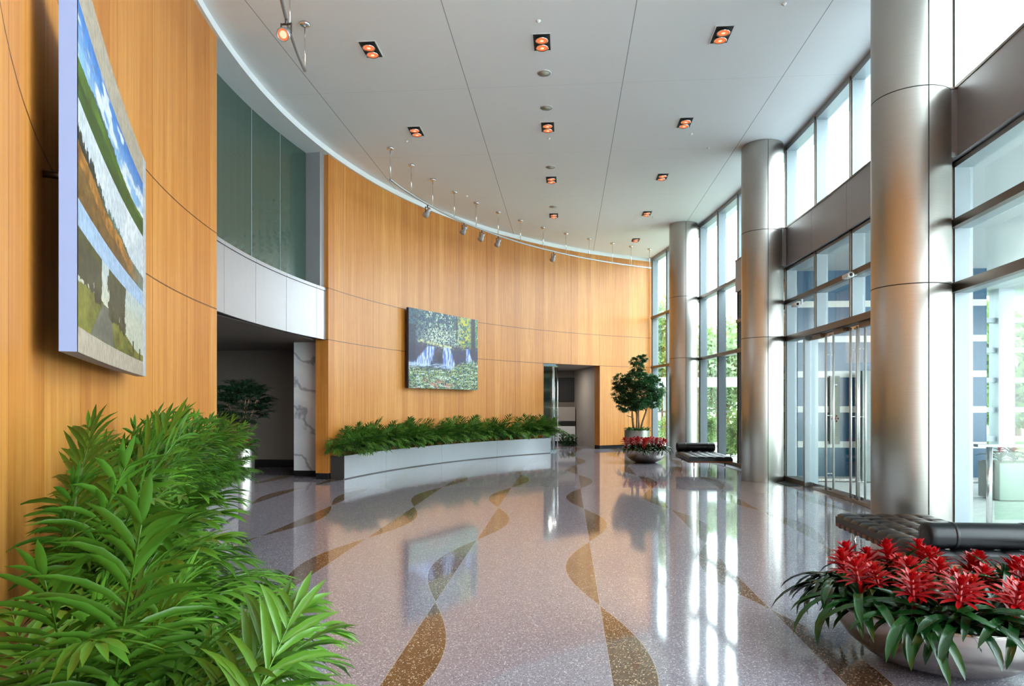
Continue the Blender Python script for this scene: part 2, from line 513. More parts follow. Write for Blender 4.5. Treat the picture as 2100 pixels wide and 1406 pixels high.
# alcove behind the opening
m = MB(); m.box(-12.8, -5.3, 7.0, 9.4, DH, DH+0.2); m.box(-12.8, -5.42, 9.3, 14.75, DH, DH+0.2); m.box(-12.8, -5.05, 14.75, 17.0, DH, DH+0.2)
m.build('ceiling_alcove', M['darkwall'], kind='structure')
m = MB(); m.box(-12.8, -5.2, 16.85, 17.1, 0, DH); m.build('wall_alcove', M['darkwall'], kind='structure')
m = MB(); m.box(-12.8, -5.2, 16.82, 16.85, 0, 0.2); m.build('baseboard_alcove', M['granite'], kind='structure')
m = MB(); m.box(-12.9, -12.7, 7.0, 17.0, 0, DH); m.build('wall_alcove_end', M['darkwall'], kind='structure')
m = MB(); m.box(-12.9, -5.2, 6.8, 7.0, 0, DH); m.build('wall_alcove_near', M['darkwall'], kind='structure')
m = MB(); m.box(-6.06, -5.32, 14.78, 15.1, 0.13, DH); m.build('wall_marble', M['marble'], kind='structure')
m = MB(); m.box(-6.05, -5.3, 14.79, 15.1, 0.0, 0.13); m.box(-6.1, -6.06, 14.9, 16.85, 0, DH); m.build('baseboard_marble', M['granite'], kind='structure')
for i, (x, y) in enumerate(((-6.6, 12.0), (-7.6, 13.6), (-9.2, 13.4))):
    m = MB(); m.lathe([(0.075, DH-0.006), (0.075, DH)], 20, 0, False); m.lathe([(0.05, DH-0.008), (0.05, DH-0.004)], 20, 1, False)
    o = m.build('downlight', [M['white'], M['lampcore']]); o.location = (x, y, 0)
    tag(o, 'small round downlight in the low dark ceiling of the side opening', 'ceiling light', 'downlights in the low ceiling')

# corridor behind the far doorway
def quadwall(name, p, q, z0, z1, mat, th=0.12):
    p = Vector(p); q = Vector(q); d = (q-p).normalized(); n = Vector((-d.y, d.x))*th
    m = MB(); c = [p, q, q+n, p+n]
    m.hexa([(a.x, a.y, z0) for a in c] + [(a.x, a.y, z1) for a in c])
    return m.build(name, mat, kind='structure')
pr = wal(A2, RW + 0.3); pl = wal(A1, RW + 0.3)
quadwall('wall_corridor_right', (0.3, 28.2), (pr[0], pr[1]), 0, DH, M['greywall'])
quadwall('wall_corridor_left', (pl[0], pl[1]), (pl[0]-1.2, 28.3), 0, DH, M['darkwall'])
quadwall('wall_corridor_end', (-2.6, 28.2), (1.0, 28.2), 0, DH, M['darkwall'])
m = MB(); m.hexa([(pl[0]-1.5, 28.5, DH), (pl[0], pl[1]-0.0, DH), (pr[0]+0.1, pr[1], DH), (1.2, 28.5, DH), (pl[0]-1.5, 28.5, DH+.2), (pl[0], pl[1], DH+.2), (pr[0]+0.1, pr[1], DH+.2), (1.2, 28.5, DH+.2)])
m.build('ceiling_corridor', M['greywall'], kind='structure')
# corridor behind the camera's own doorway
qr = wal(-A2, RW + 0.3); ql = wal(-A1, RW + 0.3)
quadwall('wall_near_corridor', (-3.2, -2.9), (3.2, -2.9), 0, DH, M['greywall'])
quadwall('wall_near_side', (ql[0], ql[1]), (ql[0]-0.9, -2.9), 0, DH, M['greywall'])
m = MB(); m.box(-3, 2.0, -3, -0.6, DH, DH+.2); m.build('ceiling_near_corridor', M['greywall'], kind='structure')

cab = empty('sideboard', (-0.15, 27.75, 0), 0, 'pale grey sideboard with dark middle shelf standing inside the far doorway', 'sideboard')
m = MB(); m.box(-0.5, 0.5, 0, 0.38, 0.12, 0.72); m.build('cabinet', M['white'], cab)
m = MB(); m.box(-0.5, 0.5, 0.02, 0.38, 0.8, 0.93); m.build('shelf', M['black'], cab)
m = MB(); m.box(-0.5, 0.5, 0, 0.38, 0.93, 1.5); m.build('hutch', M['greywall'], cab)
m = MB(); m.box(-0.5, 0.5, 0.03, 0.35, 0.0, 0.12); m.build('plinth', M['black'], cab)
m = MB(); m.box(-0.5, 0.5, 0.03, 0.35, 0.72, 0.8); m.build('recess', M['black'], cab)
m = MB(); m.box(-0.62, 0.55, 28.1, 28.19, 1.75, 2.7); m.box(-1.15, -0.68, 28.1, 28.19, 1.75, 2.7)
o = m.build('wall_panel', M['black']); tag(o, 'dark panels on the wall above the pale sideboard in the far corridor', 'wall panel')

# interior glass doors at the far doorway
def inner_door(num, hinge, ang, w, lab):
    d = empty('door_%d' % num, (hinge[0], hinge[1], 0), ang); d['kind'] = 'structure'
    m = MB(); m.box(0, w, -0.006, 0.006, 0.03, DH-0.05); m.build('glass_panel', M['doorglass'], d)
    m = MB(); m.box(0, w, -0.02, 0.02, 0.0, 0.06); m.box(0, w, -0.02, 0.02, DH-0.09, DH-0.02); m.build('rail', M['chrome'], d)
    for y in (-0.06, 0.06):
        m = MB(); m.tube([(w-0.1, y, 0.08), (w-0.1, y, DH-0.1)], 0.02, 10)
        for z in (0.4, 1.4, 2.5): m.tube([(w-0.1, 0, z), (w-0.1, y, z)], 0.01, 6)
        m.build('handle', M['chrome'], d)
pa = wal(A1 + 0.3, RW + 0.15)
inner_door(1, pa, R(58), 0.95, '')
pb = wal(A1 + 0.3, RW + 0.26)
inner_door(2, (pa[0]-0.05, pa[1]-0.1), R(25), 0.55, '')

# ------------------------------------------------------------------ curtain wall
COLY = [8.53, 14.80, 21.05]; COLX = [4.102, 4.12, 3.531]
MY = [-0.87, 0.69, 2.26, 3.83, 5.40, 6.96, 8.53, 10.1, 11.66, 13.23, 14.8, 16.36, 17.93, 19.5, 21.05, 22.6, 24.2, 25.72]
P0, P1 = 5.40, 17.93
D0, D1 = 9.58, 13.75
tn = [3]
def trim(m, mats):
    tn[0] += 1
    return m.build('trim_%d' % tn[0], mats, kind='structure')
def facts(y0, y1): n = max(2, int((y1-y0)/0.5)+1); return [y0 + (y1-y0)*i/n for i in range(n+1)]
def facbox(m, y0, y1, o0, o1, z0, z1, mi=0):
    m.sweep(lambda y, o: fac(y, o), facts(y0, y1), [(o0, z0), (o1, z0), (o1, z1), (o0, z1)], mi)
m = MB(); facbox(m, 5.4, 17.93, 0.03, 0.235, 4.41, 4.468)
trim(m, M['alu'])
for y in MY:
    m = MB(); portal = P0 - 0.1 < y < P1 + 0.1
    w = 0.036
    zb = DH if D0 < y < D1 else 0.1
    segs = [(zb, 4.47), (5.26, 7.0)] if P0 + 0.1 < y < P1 - 0.1 else [(zb, 7.0)]
    for z0, z1 in segs:
        facbox(m, y-w, y+w, 0.03, 0.235, z0, z1, 0)
        facbox(m, y-w*0.5, y+w*0.5, 0.0, 0.03, z0, z1, 1)
    trim(m, [M['alu'], M['bronze']])
def rail(y0, y1, z, h=0.045, dep=0.22):
    m = MB(); facbox(m, y0, y1, -0.03, 0.055, z-h, z+h, 0); facbox(m, y0, y1, 0.055, dep, z-h*0.9, z+h*0.9, 1)
    trim(m, [M['bronze'], M['alu']])
spans = [(-2.0, 2.26), (2.26, 5.40), (17.93, 21.05), (21.05, 25.72)]
for a, b in spans:
    rail(a, b, 4.81); rail(a, b, DH - 0.01)
for a, b in ((5.40, 8.53), (8.53, 14.8), (14.8, 17.93)):
    rail(a, b, 3.73); rail(a, b, DH - 0.01, 0.055)
m = MB(); facbox(m, -2, 25.8, 0.02, 0.24, 6.93, H); trim(m, M['alu'])
# sills and floor grille
for a, b in ((-2, D0), (D1, 25.8)):
    m = MB(); facbox(m, a, b, -0.02, 0.24, 0.0, 0.1, 0); facbox(m, a, b, -0.3, -0.05, 0.0, 0.006, 1); trim(m, [M['bronze'], M['black']])
m = MB(); facbox(m, D0, D1, 0.0, 0.24, 0.0, 0.012, 0); trim(m, M['bronze'])
# fascia band of the entrance portal
m = MB()
ys = [P0, 6.96, 8.53, 10.1, 11.66, 13.23, 14.8, 16.36, P1]
for i in range(len(ys)-1): facbox(m, ys[i]+0.004, ys[i+1]-0.004, -0.05, 0.0, 4.47, 5.26, 0)
facbox(m, P0, P1, 0.0, 0.3, 4.48, 5.25, 1); facbox(m, P0, P1, -0.06, 0.3, 5.26, 5.29, 2)
trim(m, [M['band'], M['band'], M['bronze']])
# glazing, one window per bay
wn = 4
for i in range(len(MY)-1):
    y0, y1 = MY[i]+0.04, MY[i+1]-0.04
    m = MB(); portal = P0 - 0.05 <= MY[i] and MY[i+1] <= P1 + 0.05
    if portal:
        cells = [(5.29, 6.93), (3.78, 4.47), (DH+0.05, 3.68)]
        if not (y1 > D0 and y0 < D1): cells.append((0.1, DH-0.06))
    else:
        cells = [(4.86, 6.93), (DH+0.04, 4.76), (0.1, DH-0.06)]
    for z0, z1 in cells: facbox(m, y0, y1, 0.195, 0.207, z0, z1)
    if portal and y0 < D1 < y1: facbox(m, D1+0.05, y1, 0.195, 0.207, 0.1, DH-0.06)
    if portal and y0 < D0 < y1: facbox(m, y0, D0-0.05, 0.195, 0.207, 0.1, DH-0.06)
    wn += 1; m.build('window_%d' % wn, M['glass'], kind='structure')
# door jambs and glass entrance doors
for y in (D0, D1):
    m = MB(); facbox(m, y-0.05, y+0.05, 0.0, 0.25, 0.0, DH-0.06); trim(m, M['alu'])
nd = 4; lw = (D1 - D0 - 0.1)/nd
for k in range(nd):
    y0 = D0 + 0.05 + lw*k; y1 = y0 + lw
    d = empty('door_%d' % (k+3), fac(y0, 0.1) + (0,), 0); d['kind'] = 'structure'
    ox, oy = fac(y0, 0.1)
    def loc(m):
        m.v = [(a-ox, b-oy, c) for a, b, c in m.v]; return m
    m = MB(); facbox(m, y0+0.03, y1-0.03, 0.095, 0.107, 0.1, DH-0.14); loc(m).build('glass_panel', M['glass'], d)
    m = MB(); facbox(m, y0+0.004, y1-0.004, 0.08, 0.122, 0.015, 0.1); facbox(m, y0+0.004, y1-0.004, 0.08, 0.122, DH-0.15, DH-0.07)
    loc(m).build('door_frame', M['chrome'], d)
    hy_ = (10.52, 11.47, 11.72, 12.78)[k]
    for off in (0.0, 0.13):
        x, _ = fac(hy_, off+0.04)
        m = MB(); m.tube([(x, hy_, 0.05), (x, hy_, DH-0.12)], 0.02, 12)
        for z in (0.35, 1.4, 2.5): xx, _ = fac(hy_, 0.1); m.tube([(x, hy_, z), (xx, hy_, z)], 0.009, 6)
        loc(m).build('handle', M['tube'], d)
    m = MB(); yc = (y0+y1)/2; facbox(m, yc-0.2, yc+0.2, 0.02, 0.08, DH-0.16, DH-0.075); loc(m).build('door_closer', M['bronze'], d)

# steel-clad columns
CR = 0.4207
def column(x, y, zs, label):
    c = empty('column', (x, y, 0), 0, label, 'column')
    m = MB(); prof = []
    edges = [0.0] + zs + [H]
    prof = [(CR-0.012, 0.0), (CR-0.012, 0.012), (CR, 0.012)]
    for z in zs: prof += [(CR, z-0.006), (CR-0.012, z-0.005), (CR-0.012, z+0.005), (CR, z+0.006)]
    prof += [(CR, H-0.02), (CR-0.012, H-0.02), (CR-0.012, H)]
    n = 96; segs = []
    m.lathe(prof, n, 0, True)
    o = m.build('shaft', M['steel'], c)
    mod = o.modifiers.new('es', 'EDGE_SPLIT'); mod.split_angle = R(40)
    for z in zs:
        m = MB(); m.lathe([(CR+0.0004, z-0.006), (CR+0.0008, z), (CR+0.0004, z+0.006)], n, 0, True, caps=False); m.build('joint', M['black'], c)
    for s in (-1, 1):
        m = MB(); m.box(-0.005, 0.005, s*CR-0.004, s*CR+0.004, 0.0, H-0.02); m.build('seam', M['black'], c)
    return c
c2 = column(COLX[0], COLY[0], [DH, 5.23], 'large brushed steel column nearest the camera, behind the near black daybed')
c3 = column(COLX[1], COLY[1], [DH, 5.20], 'brushed steel column beside the far side of the glass entrance doors')
c4 = column(COLX[2], COLY[2], [DH, 4.82], 'smallest brushed steel column, behind the far red flower bowl')
for c, x, y in ((c2, COLX[0], COLY[0]), (c3, COLX[1], COLY[1])):
    fxx = fac(y, -0.05)[0] - x
    m = MB(); m.box(0.05, fxx, -0.26, 0.26, 4.47, 5.24, 0); m.box(0.05, fxx+0.01, -0.27, 0.27, 5.24, 5.26, 1)
    m.build('bracket', [M['band'], M['bronze']], c)

# ------------------------------------------------------------------ ceiling fittings
def downlight(x, y, label):
    t = empty('recessed_light', (x, y, H), 0, label, 'ceiling light', 'twin-lamp recessed ceiling lights')
    w, l = 0.125, 0.235
    m = MB()
    for (a, b, c, d) in ((-w-.018, -w, -l-.018, l+.018), (w, w+.018, -l-.018, l+.018), (-w, w, -l-.018, -l), (-w, w, l, l+.018)): m.box(a, b, c, d, -0.006, 0.004)
    m.build('trim_frame', M['white'], t)
    m = MB(); m.box(-w, w, -l, l, -0.002, 0.001); m.build('housing', M['black'], t)
    for s in (-1, 1):
        m = MB(); m.lathe([(0.03, 0.0), (0.085, -0.015), (0.095, -0.04), (0.088, -0.04)], 20, 0, True, (0, s*0.105), caps=False)
        o = m.build('lamp', M['chrome'], t)
        m = MB(); m.lathe([(0.082, -0.034), (0.05, -0.028), (0.02, -0.024)], 20, 0, False, (0, s*0.105)); m.build('bulb', M['lampglow'], o)
        m = MB(); m.lathe([(0.03, -0.038), (0.012, -0.045)], 12, 0, False, (0, s*0.105)); m.build('filament', M['lampcore'], o)
    return t
names = {(-3.0, 0): 'nearest twin recessed light of the left row, above the near end of the track',
         (-3.0, 1): 'second twin recessed light of the left row, near the first track hanger',
         (-0.37, 0): 'largest twin recessed light of the middle row, just before the first round speaker',
         (-0.37, 1): 'second twin recessed light of the middle row',
         (-0.37, 2): 'third twin recessed light of the middle row, behind the third round speaker',
         (-0.37, 3): 'smallest and last twin recessed light of the middle row',
         (2.28, 0): 'nearest twin recessed light of the right row, near the ceiling joint by the windows',
         (2.28, 1): 'second twin recessed light of the right row, left of the middle column top',
         (2.28, 2): 'third twin recessed light of the right row',
         (2.28, 3): 'fourth twin recessed light of the right row, before the far column top',
         (2.28, 4): 'last tiny twin recessed light of the right row, above the track end'}
for (x, k), lb in names.items(): downlight(x, 10.28 + 3.15*k, lb)
for y, lb in ((11.24, 'round ceiling speaker closest to the camera, behind the first middle light'), (12.56, 'second round ceiling speaker, just before the second middle light'),
              (15.70, 'third round ceiling speaker in front of the third middle light'), (18.85, 'farthest and smallest round ceiling speaker')):
    t = empty('ceiling_speaker', (-0.37, y, H), 0, lb, 'speaker', 'round speakers in the ceiling')
    m = MB(); m.lathe([(0.118, 0.002), (0.118, -0.006), (0.108, -0.008)], 28, 0, True, caps=False); m.build('rim', M['white'], t)
    m = MB(); m.lathe([(0.108, -0.004), (0.0, -0.009)], 28, 0, True); m.build('grille', simple('speaker_grille', rgb(168, 168, 156), 0.7, 0, 200, 0.1), t)
for x, y, in ((-0.4, 9.7), (-5.0+0.9, 9.75), (2.95, 9.55), (-0.36, 14.0), (2.5, 14.0), (3.0, 14.8), (-3.3, 13.9), (2.5, 20.1), (-2.6, 17.7)):
    m = MB(); m.lathe([(0.035, 0.0), (0.035, -0.006), (0.02, -0.02), (0.004, -0.035)], 16)
    o = m.build('sprinkler', M['white']); o.location = (x, y, H)
    tag(o, 'tiny white sprinkler head flush with the pale ceiling', 'sprinkler', 'sprinkler heads in the ceiling')

# ------------------------------------------------------------------ track lighting
TR = 14.55; TZ = H - 0.67
def track(name, angs, a0, a1, label):
    t = empty(name, (0, 0, 0), 0, label, 'lighting track')
    m = MB(); pts = [wal(a, TR) + (TZ,) for a in arcts(a0, a1, 0.8)]
    m.tube(pts, 0.027, 8); m.build('rail', M['satin'], t)
    for a in angs:
        x, y = wal(a, TR)
        m = MB(); m.tube([(x, y, TZ), (x, y, H-0.03)], 0.009, 8); h = m.build('hanger', M['chrome'], t)
        m = MB(); m.lathe([(0.02, H-0.05), (0.065, H-0.035), (0.075, H-0.02), (0.075, H)], 20, 0, True, (x, y)); m.build('canopy', M['chrome'], h)
    return t
track('lighting_track', [9.4+4.2*k for k in range(11)] + [54.7, 57.9], 9.4, 58.2, 'long curved track hung on rods in front of the far timber wall')
track('lighting_track', [-9.4-4.2*k for k in range(6)], -34, -9.4, 'short visible end of the near curved track with one orange glowing spotlight')
def spot(a, aim, lab):
    x, y = wal(a, TR)
    t = empty('track_spotlight', (x, y, TZ), math.atan2(aim[1]-y, aim[0]-x), lab, 'spotlight', 'spotlights on the curved track')
    m = MB(); m.tube([(0, 0, -0.01), (0, 0, -0.09)], 0.018, 8)
    m.box(-0.012, 0.012, -0.07, -0.06, -0.2, -0.07); m.box(-0.012, 0.012, 0.06, 0.07, -0.2, -0.07); m.box(-0.012, 0.012, -0.07, 0.07, -0.09, -0.075); m.build('bracket', M['darksteel'], t)
    ang = R(128)
    hd = bpy.data.objects.new('lamp_head', None)
    m = MB(); m.lathe([(0.03, -0.1), (0.045, -0.09), (0.05, 0.0), (0.075, 0.05), (0.078, 0.12), (0.07, 0.12), (0.066, 0.1)], 24, 0, True, caps=False)
    h = m.build('lamp_head', M['satin'], t); h.location = (0, 0, -0.19); h.rotation_euler = (0, ang, 0)
    m = MB(); m.lathe([(0.066, 0.1), (0.0, 0.098)], 24); m.build('lens', M['lampcore'], h)
    m = MB(); m.lathe([(0.066, 0.104), (0.045, 0.104)], 24, 0, False, caps=False); m.build('reflector', M['lampglow'], h)
    return t
for a, lb in ((16.8, 'first spotlight on the long track, left of the waterfall picture'), (23.9, 'second spotlight on the long track'), (27.3, 'third spotlight on the long track, just right of the second'),
              (30.4, 'fourth spotlight on the long track, under a hanger'), (40.7, 'lone last spotlight on the long track, left of the far doorway')):
    spot(a, wal(a+2, RW), lb)
s0 = spot(-14.7, wal(-26, RW), 'large spotlight glowing orange on the near track at the top edge')

# ------------------------------------------------------------------ pictures
rng = np.random.RandomState(5)
def vnoise(u, v, fu, fv, seed=0, octs=3):
    tot = np.zeros_like(u); amp = 1.0; s = 0.0
    for o in range(octs):
        rs = np.random.RandomState(seed + o*17)
        g = rs.rand(64, 64)
        x = u*fu; y = v*fv
        xi = np.floor(x).astype(int); yi = np.floor(y).astype(int); xf = x-xi; yf = y-yi
        xf = xf*xf*(3-2*xf); yf = yf*yf*(3-2*yf)
        G = lambda a, b: g[a % 64, b % 64]
        val = (G(xi,yi)*(1-xf)+G(xi+1,yi)*xf)*(1-yf) + (G(xi,yi+1)*(1-xf)+G(xi+1,yi+1)*xf)*yf
        tot += amp*val; s += amp; amp *= 0.55; fu *= 2; fv *= 2
    return tot/s
def L3(r, g, b): return np.array([lin(r), lin(g), lin(b)])
def blend(C, mask, c):
    m = np.clip(mask, 0, 1)[..., None]
    return C*(1-m) + (c if isinstance(c, np.ndarray) and c.ndim == C.ndim else np.broadcast_to(c, C.shape))*m
def sstep(a, b, x):
    t = np.clip((x-a)/(b-a), 0, 1); return t*t*(3-2*t)

def landscape(u, z):                      # z above the bottom of the canvas, canvas 2.0 high
    C = np.zeros(u.shape + (3,)) + L3(192, 176, 156)
    n = lambda fu, fv, s, o=3: np.clip((vnoise(u, z/2.0, fu, fv, s, o)-0.5)*1.9+0.5, 0, 1)
    inx = (u < 0.945)
    # lower picture: avenue of trees and a road
    a = inx & (z > 0.125) & (z < 0.63); w = (z-0.125)/0.505; q = u/0.945
    P = np.zeros_like(C) + L3(198, 206, 200)
    P = blend(P, sstep(0.62, 0.2, q)*0.2, L3(220, 224, 226))
    P = blend(P, (sstep(0.95, 0.55, w + 0*q))*(0.5), L3(216, 204, 164))
    hill = 0.40 + 0.10*np.sin(q*5+0.6) - 0.22*sstep(0.55, 1.0, q)
    P = blend(P, w < hill, np.array(L3(120, 118, 42)) * (0.55+0.9*n(14, 30, 11))[..., None])
    P = blend(P, ((w < hill-0.12) & (q > 0.62)), np.array(L3(96, 104, 34)) * (0.5+0.9*n(10, 40, 14))[..., None])
    road = (np.abs(q - (0.30+0.14*w)) < 0.22*(0.75-w)) & (w < 0.48)
    P = blend(P, road*1.0, np.array(L3(112, 112, 98))*(0.75+0.4*n(6, 30, 12))[..., None])
    tn_ = n(40, 46, 13)
    for c, hw, lo in ((0.07, 0.115, 0.45), (0.23, 0.05, 0.38), (0.47, 0.085, 0.30), (0.60, 0.05, 0.24)):
        tm = (np.abs(q-c) < hw*(0.8+0.5*tn_)) & (w > lo+0.1*tn_)
        P = blend(P, tm*0.97, np.array(L3(58, 58, 30))*(0.45+1.3*tn_)[..., None])
    P = blend(P, ((w > 0.84+0.1*tn_) & (q < 0.66) & (np.abs(q-0.335) > 0.05))*0.9, np.array(L3(72, 78, 40))*(0.5+1.0*tn_)[..., None])
    for c in (0.80, 0.93): P = blend(P, (np.abs(q-c) < 0.012) & (w > hill-0.14) & (w < hill+0.10), L3(52, 62, 30))
    C = np.where(a[..., None], P, C)
    # pale strip
    a = inx & (z >= 0.63) & (z < 0.768)
    C = np.where(a[..., None], L3(172, 196, 226), C)
    # middle picture: white sky, wooded slope, orange field
    a = inx & (z >= 0.768) & (z < 1.27); w = (z-0.768)/0.502
    P = np.zeros_like(C) + L3(214, 220, 226)
    P = blend(P, sstep(0.35, 0.75, n(4, 5, 21)), L3(236, 238, 240))
    slope = 0.56 - 0.36*q + 0.03*np.sin(q*14)
    tr = 0.13*np.clip(1-q*1.3, 0, 1)*n(60, 4, 22)*1.6 + 0.06*n(80, 3, 23)
    P = blend(P, (w < slope+tr)*1.0, np.array(L3(84, 112, 96))*(0.5+0.9*n(30, 30, 24))[..., None])
    P = blend(P, ((w < slope+tr) & (q < 0.45))*sstep(0.5, 0.1, q), np.array(L3(40, 50, 40))*(0.6+0.8*n(30, 30, 25))[..., None])
    P = blend(P, (w < slope-0.03+0.05*n(20, 5, 26))*1.0, np.array(L3(168, 112, 42))*(0.5+1.0*n(30, 40, 27))[..., None])
    P = blend(P, (w < slope-0.20)*0.8, np.array(L3(96, 74, 34))*(0.5+1.1*n(40, 50, 28))[..., None])
    P = blend(P, sstep(0.7, 0.95, q)*(w < slope+tr)*0.7, np.array(L3(96, 136, 128))*(0.5+0.9*n(30, 30, 29))[..., None])
    C = np.where(a[..., None], P, C)
    # upper picture: blue sky, cloud, green hill
    a = inx & (z >= 1.27) & (z < 1.765); w = (z-1.27)/0.495
    P = np.zeros_like(C) + L3(72, 134, 210)
    P = blend(P, sstep(0.95, 0.35, w), L3(150, 194, 232))
    cl = sstep(0.45, 0.62, vnoise(u, z, 9, 14, 31, 4) + 0.3*(0.55-w))
    P = blend(P, cl*0.95, L3(238, 243, 248))
    hill = 0.42 - 0.07*q + 0.05*np.sin(q*6.5-0.4)
    P = blend(P, (w < hill)*1.0, np.array(L3(84, 118, 36))*(0.5+0.9*n(8, 40, 33))[..., None])
    P = blend(P, ((w < hill-0.16*(1-q)-0.05))*0.75, np.array(L3(40, 74, 22))*(0.5+0.9*n(20, 40, 34))[..., None])
    P = blend(P, ((w > hill-0.02) & (w < hill+0.06*n(50, 3, 35)) & (q > 0.15) & (q < 0.5))*0.9, L3(60, 84, 52))
    C = np.where(a[..., None], P, C)
    C = np.where((u >= 0.945)[..., None], L3(206, 206, 208), C)
    return C*0.62*(0.82+0.36*n(90, 60, 77, 2))[..., None]

def waterfall(u, v):
    n = lambda fu, fv, s, o=3: vnoise(u, v, fu, fv, s, o)
    C = np.zeros(u.shape + (3,)) + L3(44, 46, 92)
    mid = n(24, 18, 2); fine = n(110, 80, 3, 2); f2 = n(130, 95, 5, 2); f3 = n(120, 86, 6, 2); sw = n(16, 60, 9, 3); big = n(6, 5, 8, 2)
    C = blend(C, sstep(0.48, 0.62, mid)*0.7, L3(66, 50, 62))
    C = blend(C, sstep(0.5, 0.65, f3)*0.6, L3(52, 72, 104))
    top = sstep(0.5, 0.68, v)
    C = blend(C, top*sstep(0.44, 0.58, f3)*0.8, L3(70, 112, 118))
    C = blend(C, top*sstep(0.50, 0.62, fine)*sstep(0.40, 0.56, mid)*sstep(0.08, 0.3, u), L3(186, 206, 184))
    C = blend(C, top*sstep(0.60, 0.85, u)*sstep(0.46, 0.58, f2)*0.9, L3(112, 150, 52))
    C = blend(C, top*np.exp(-((u-0.8)/0.09)**2)*sstep(0.48, 0.56, n(50, 40, 41, 2)), L3(206, 196, 62))
    ctr = np.exp(-((u-0.42)/0.2)**2-((v-0.68)/0.12)**2)
    C = blend(C, ctr*sstep(0.40, 0.58, fine), L3(216, 224, 200))
    C = blend(C, sstep(0.88, 0.905, u)*sstep(0.97, 0.95, u)*sstep(0.3, 0.6, v)*0.9, L3(44, 30, 62))
    C = blend(C, sstep(0.66, 0.67, u)*sstep(0.69, 0.68, u)*sstep(0.62, 0.7, v)*0.7, L3(44, 30, 52))
    C = blend(C, (v > 0.36)*(v < 0.60)*sstep(0.45, 0.6, n(40, 30, 51, 2))*0.7, L3(80, 50, 72))
    def fall(u0, u1, w0, w1, vt, vb):
        t = np.clip((vt-v)/(vt-vb), 0, 1); c = u0+(u1-u0)*t; w = w0+(w1-w0)*t
        return sstep(1.0, 0.6, np.abs(u-c)/w + 0.5*(n(60, 20, 61, 2)-0.5)) * (v < vt) * (v > vb)
    st = n(90, 9, 18, 3)
    for a in ((0.31, 0.17, 0.06, 0.15, 0.55, 0.29), (0.53, 0.56, 0.05, 0.12, 0.56, 0.27), (0.84, 0.87, 0.03, 0.06, 0.57, 0.36)):
        fm = fall(*a)
        C = blend(C, fm*0.95, L3(96, 124, 206)); C = blend(C, fm*sstep(0.42, 0.6, st), L3(214, 226, 250))
    C = blend(C, np.exp(-((v-0.30)/0.025)**2)*(u < 0.62)*sstep(0.3, 0.6, sw), L3(196, 214, 240))
    C = blend(C, np.exp(-((u-0.42)/0.035)**2-((v-0.4)/0.06)**2), L3(36, 30, 56))
    C = blend(C, ((u < 0.09) & (v > 0.35) & (v < 0.8))*0.7, L3(40, 34, 58))
    ld = np.exp(-((v-0.585-0.02*np.sin(u*9)-0.03*(mid-0.5))/0.016)**2)*(u < 0.6)*(u > 0.12)
    C = blend(C, ld*sstep(0.3, 0.5, fine), L3(222, 222, 170))
    low = sstep(0.30, 0.22, v-0.14*sstep(0.5, 0.9, u))
    C = blend(C, low*0.5, L3(40, 58, 70))
    C = blend(C, low*sstep(0.46, 0.58, f2)*0.9, L3(62, 124, 100))
    C = blend(C, low*sstep(0.52, 0.62, sw)*sstep(0.4, 0.55, fine), L3(208, 224, 216))
    C = blend(C, low*sstep(0.56, 0.64, f3)*0.8, L3(178, 184, 92))
    C = blend(C, low*sstep(0.16, 0.04, v)*sstep(0.75, 0.4, u)*sstep(0.46, 0.58, mid)*sstep(0.4, 0.5, f2), L3(206, 132, 124))
    return C

def canvas(name, a0, a1, z0, z1, r, th, nu, nz, fn, sidecols, label, curved=True):
    t = empty(name, wal((a0+a1)/2, r) + (z0,), 0, label, 'picture')
    ox, oy = wal((a0+a1)/2, r)
    us = np.linspace(0, 1, nu+1); zs = np.linspace(0, z1-z0, nz+1)
    U, Z = np.meshgrid((us[:-1]+us[1:])/2, (zs[:-1]+zs[1:])/2)
    C = fn(U, Z)
    verts = []
    def pos(u, o=0.0):
        pA = wal(a0, r+o); pB = wal(a1, r+o); q = wal(a0+(a1-a0)*u, r+o); k = 0.3
        return ((pA[0]+(pB[0]-pA[0])*u)*(1-k)+q[0]*k, (pA[1]+(pB[1]-pA[1])*u)*(1-k)+q[1]*k)
    for z in zs:
        for u in us:
            x, y = pos(u)
            verts.append((x-ox, y-oy, z))
    faces = []
    for j in range(nz):
        for i in range(nu):
            k = j*(nu+1)+i; faces.append((k, k+nu+1, k+nu+2, k+1))
    me = bpy.data.meshes.new('print'); me.from_pydata(verts, [], faces)
    at = me.attributes.new('paint', 'FLOAT_COLOR', 'FACE')
    dat = np.ones((nu*nz, 4)); dat[:, :3] = np.clip(C.reshape(-1, 3), 0, 1)
    at.data.foreach_set('color', dat.ravel())
    me.materials.append(M['paint']); me.update()
    link('print', me, t)
    m = MB(); m.sweep(pos, [k/12 for k in range(13)], [(0.004, 0), (th, 0), (th, z1-z0), (0.004, z1-z0)])
    m.v = [(a-ox, b-oy, c) for a, b, c in m.v]
    m.build('stretcher', sidecols, t)
    for f in (0.15, 0.85):
        m = MB(); x, y = pos(f, th); x2, y2 = wal(a0+(a1-a0)*f, RW+0.01)
        m.tube([(x-ox, y-oy, 1.0), (x2-ox, y2-oy, 1.0)], 0.02, 8)
        m.build('wall_mount', M['darksteel'], t)
    return t
M['paint'] = vcol_mat('printed_canvas')
aN = math.degrees(math.asin((3.21-CY)/15.66)); aF = math.degrees(math.asin((6.12-CY)/15.66))
canvas('picture', aN, aF, 1.862, 3.87, 15.66, 0.08, 300, 220, landscape, simple('pale_blue_canvas_side', rgb(128, 142, 182), 0.5, 0, 6, 0.03), 'large tall canvas of three stacked landscapes on the near timber wall')
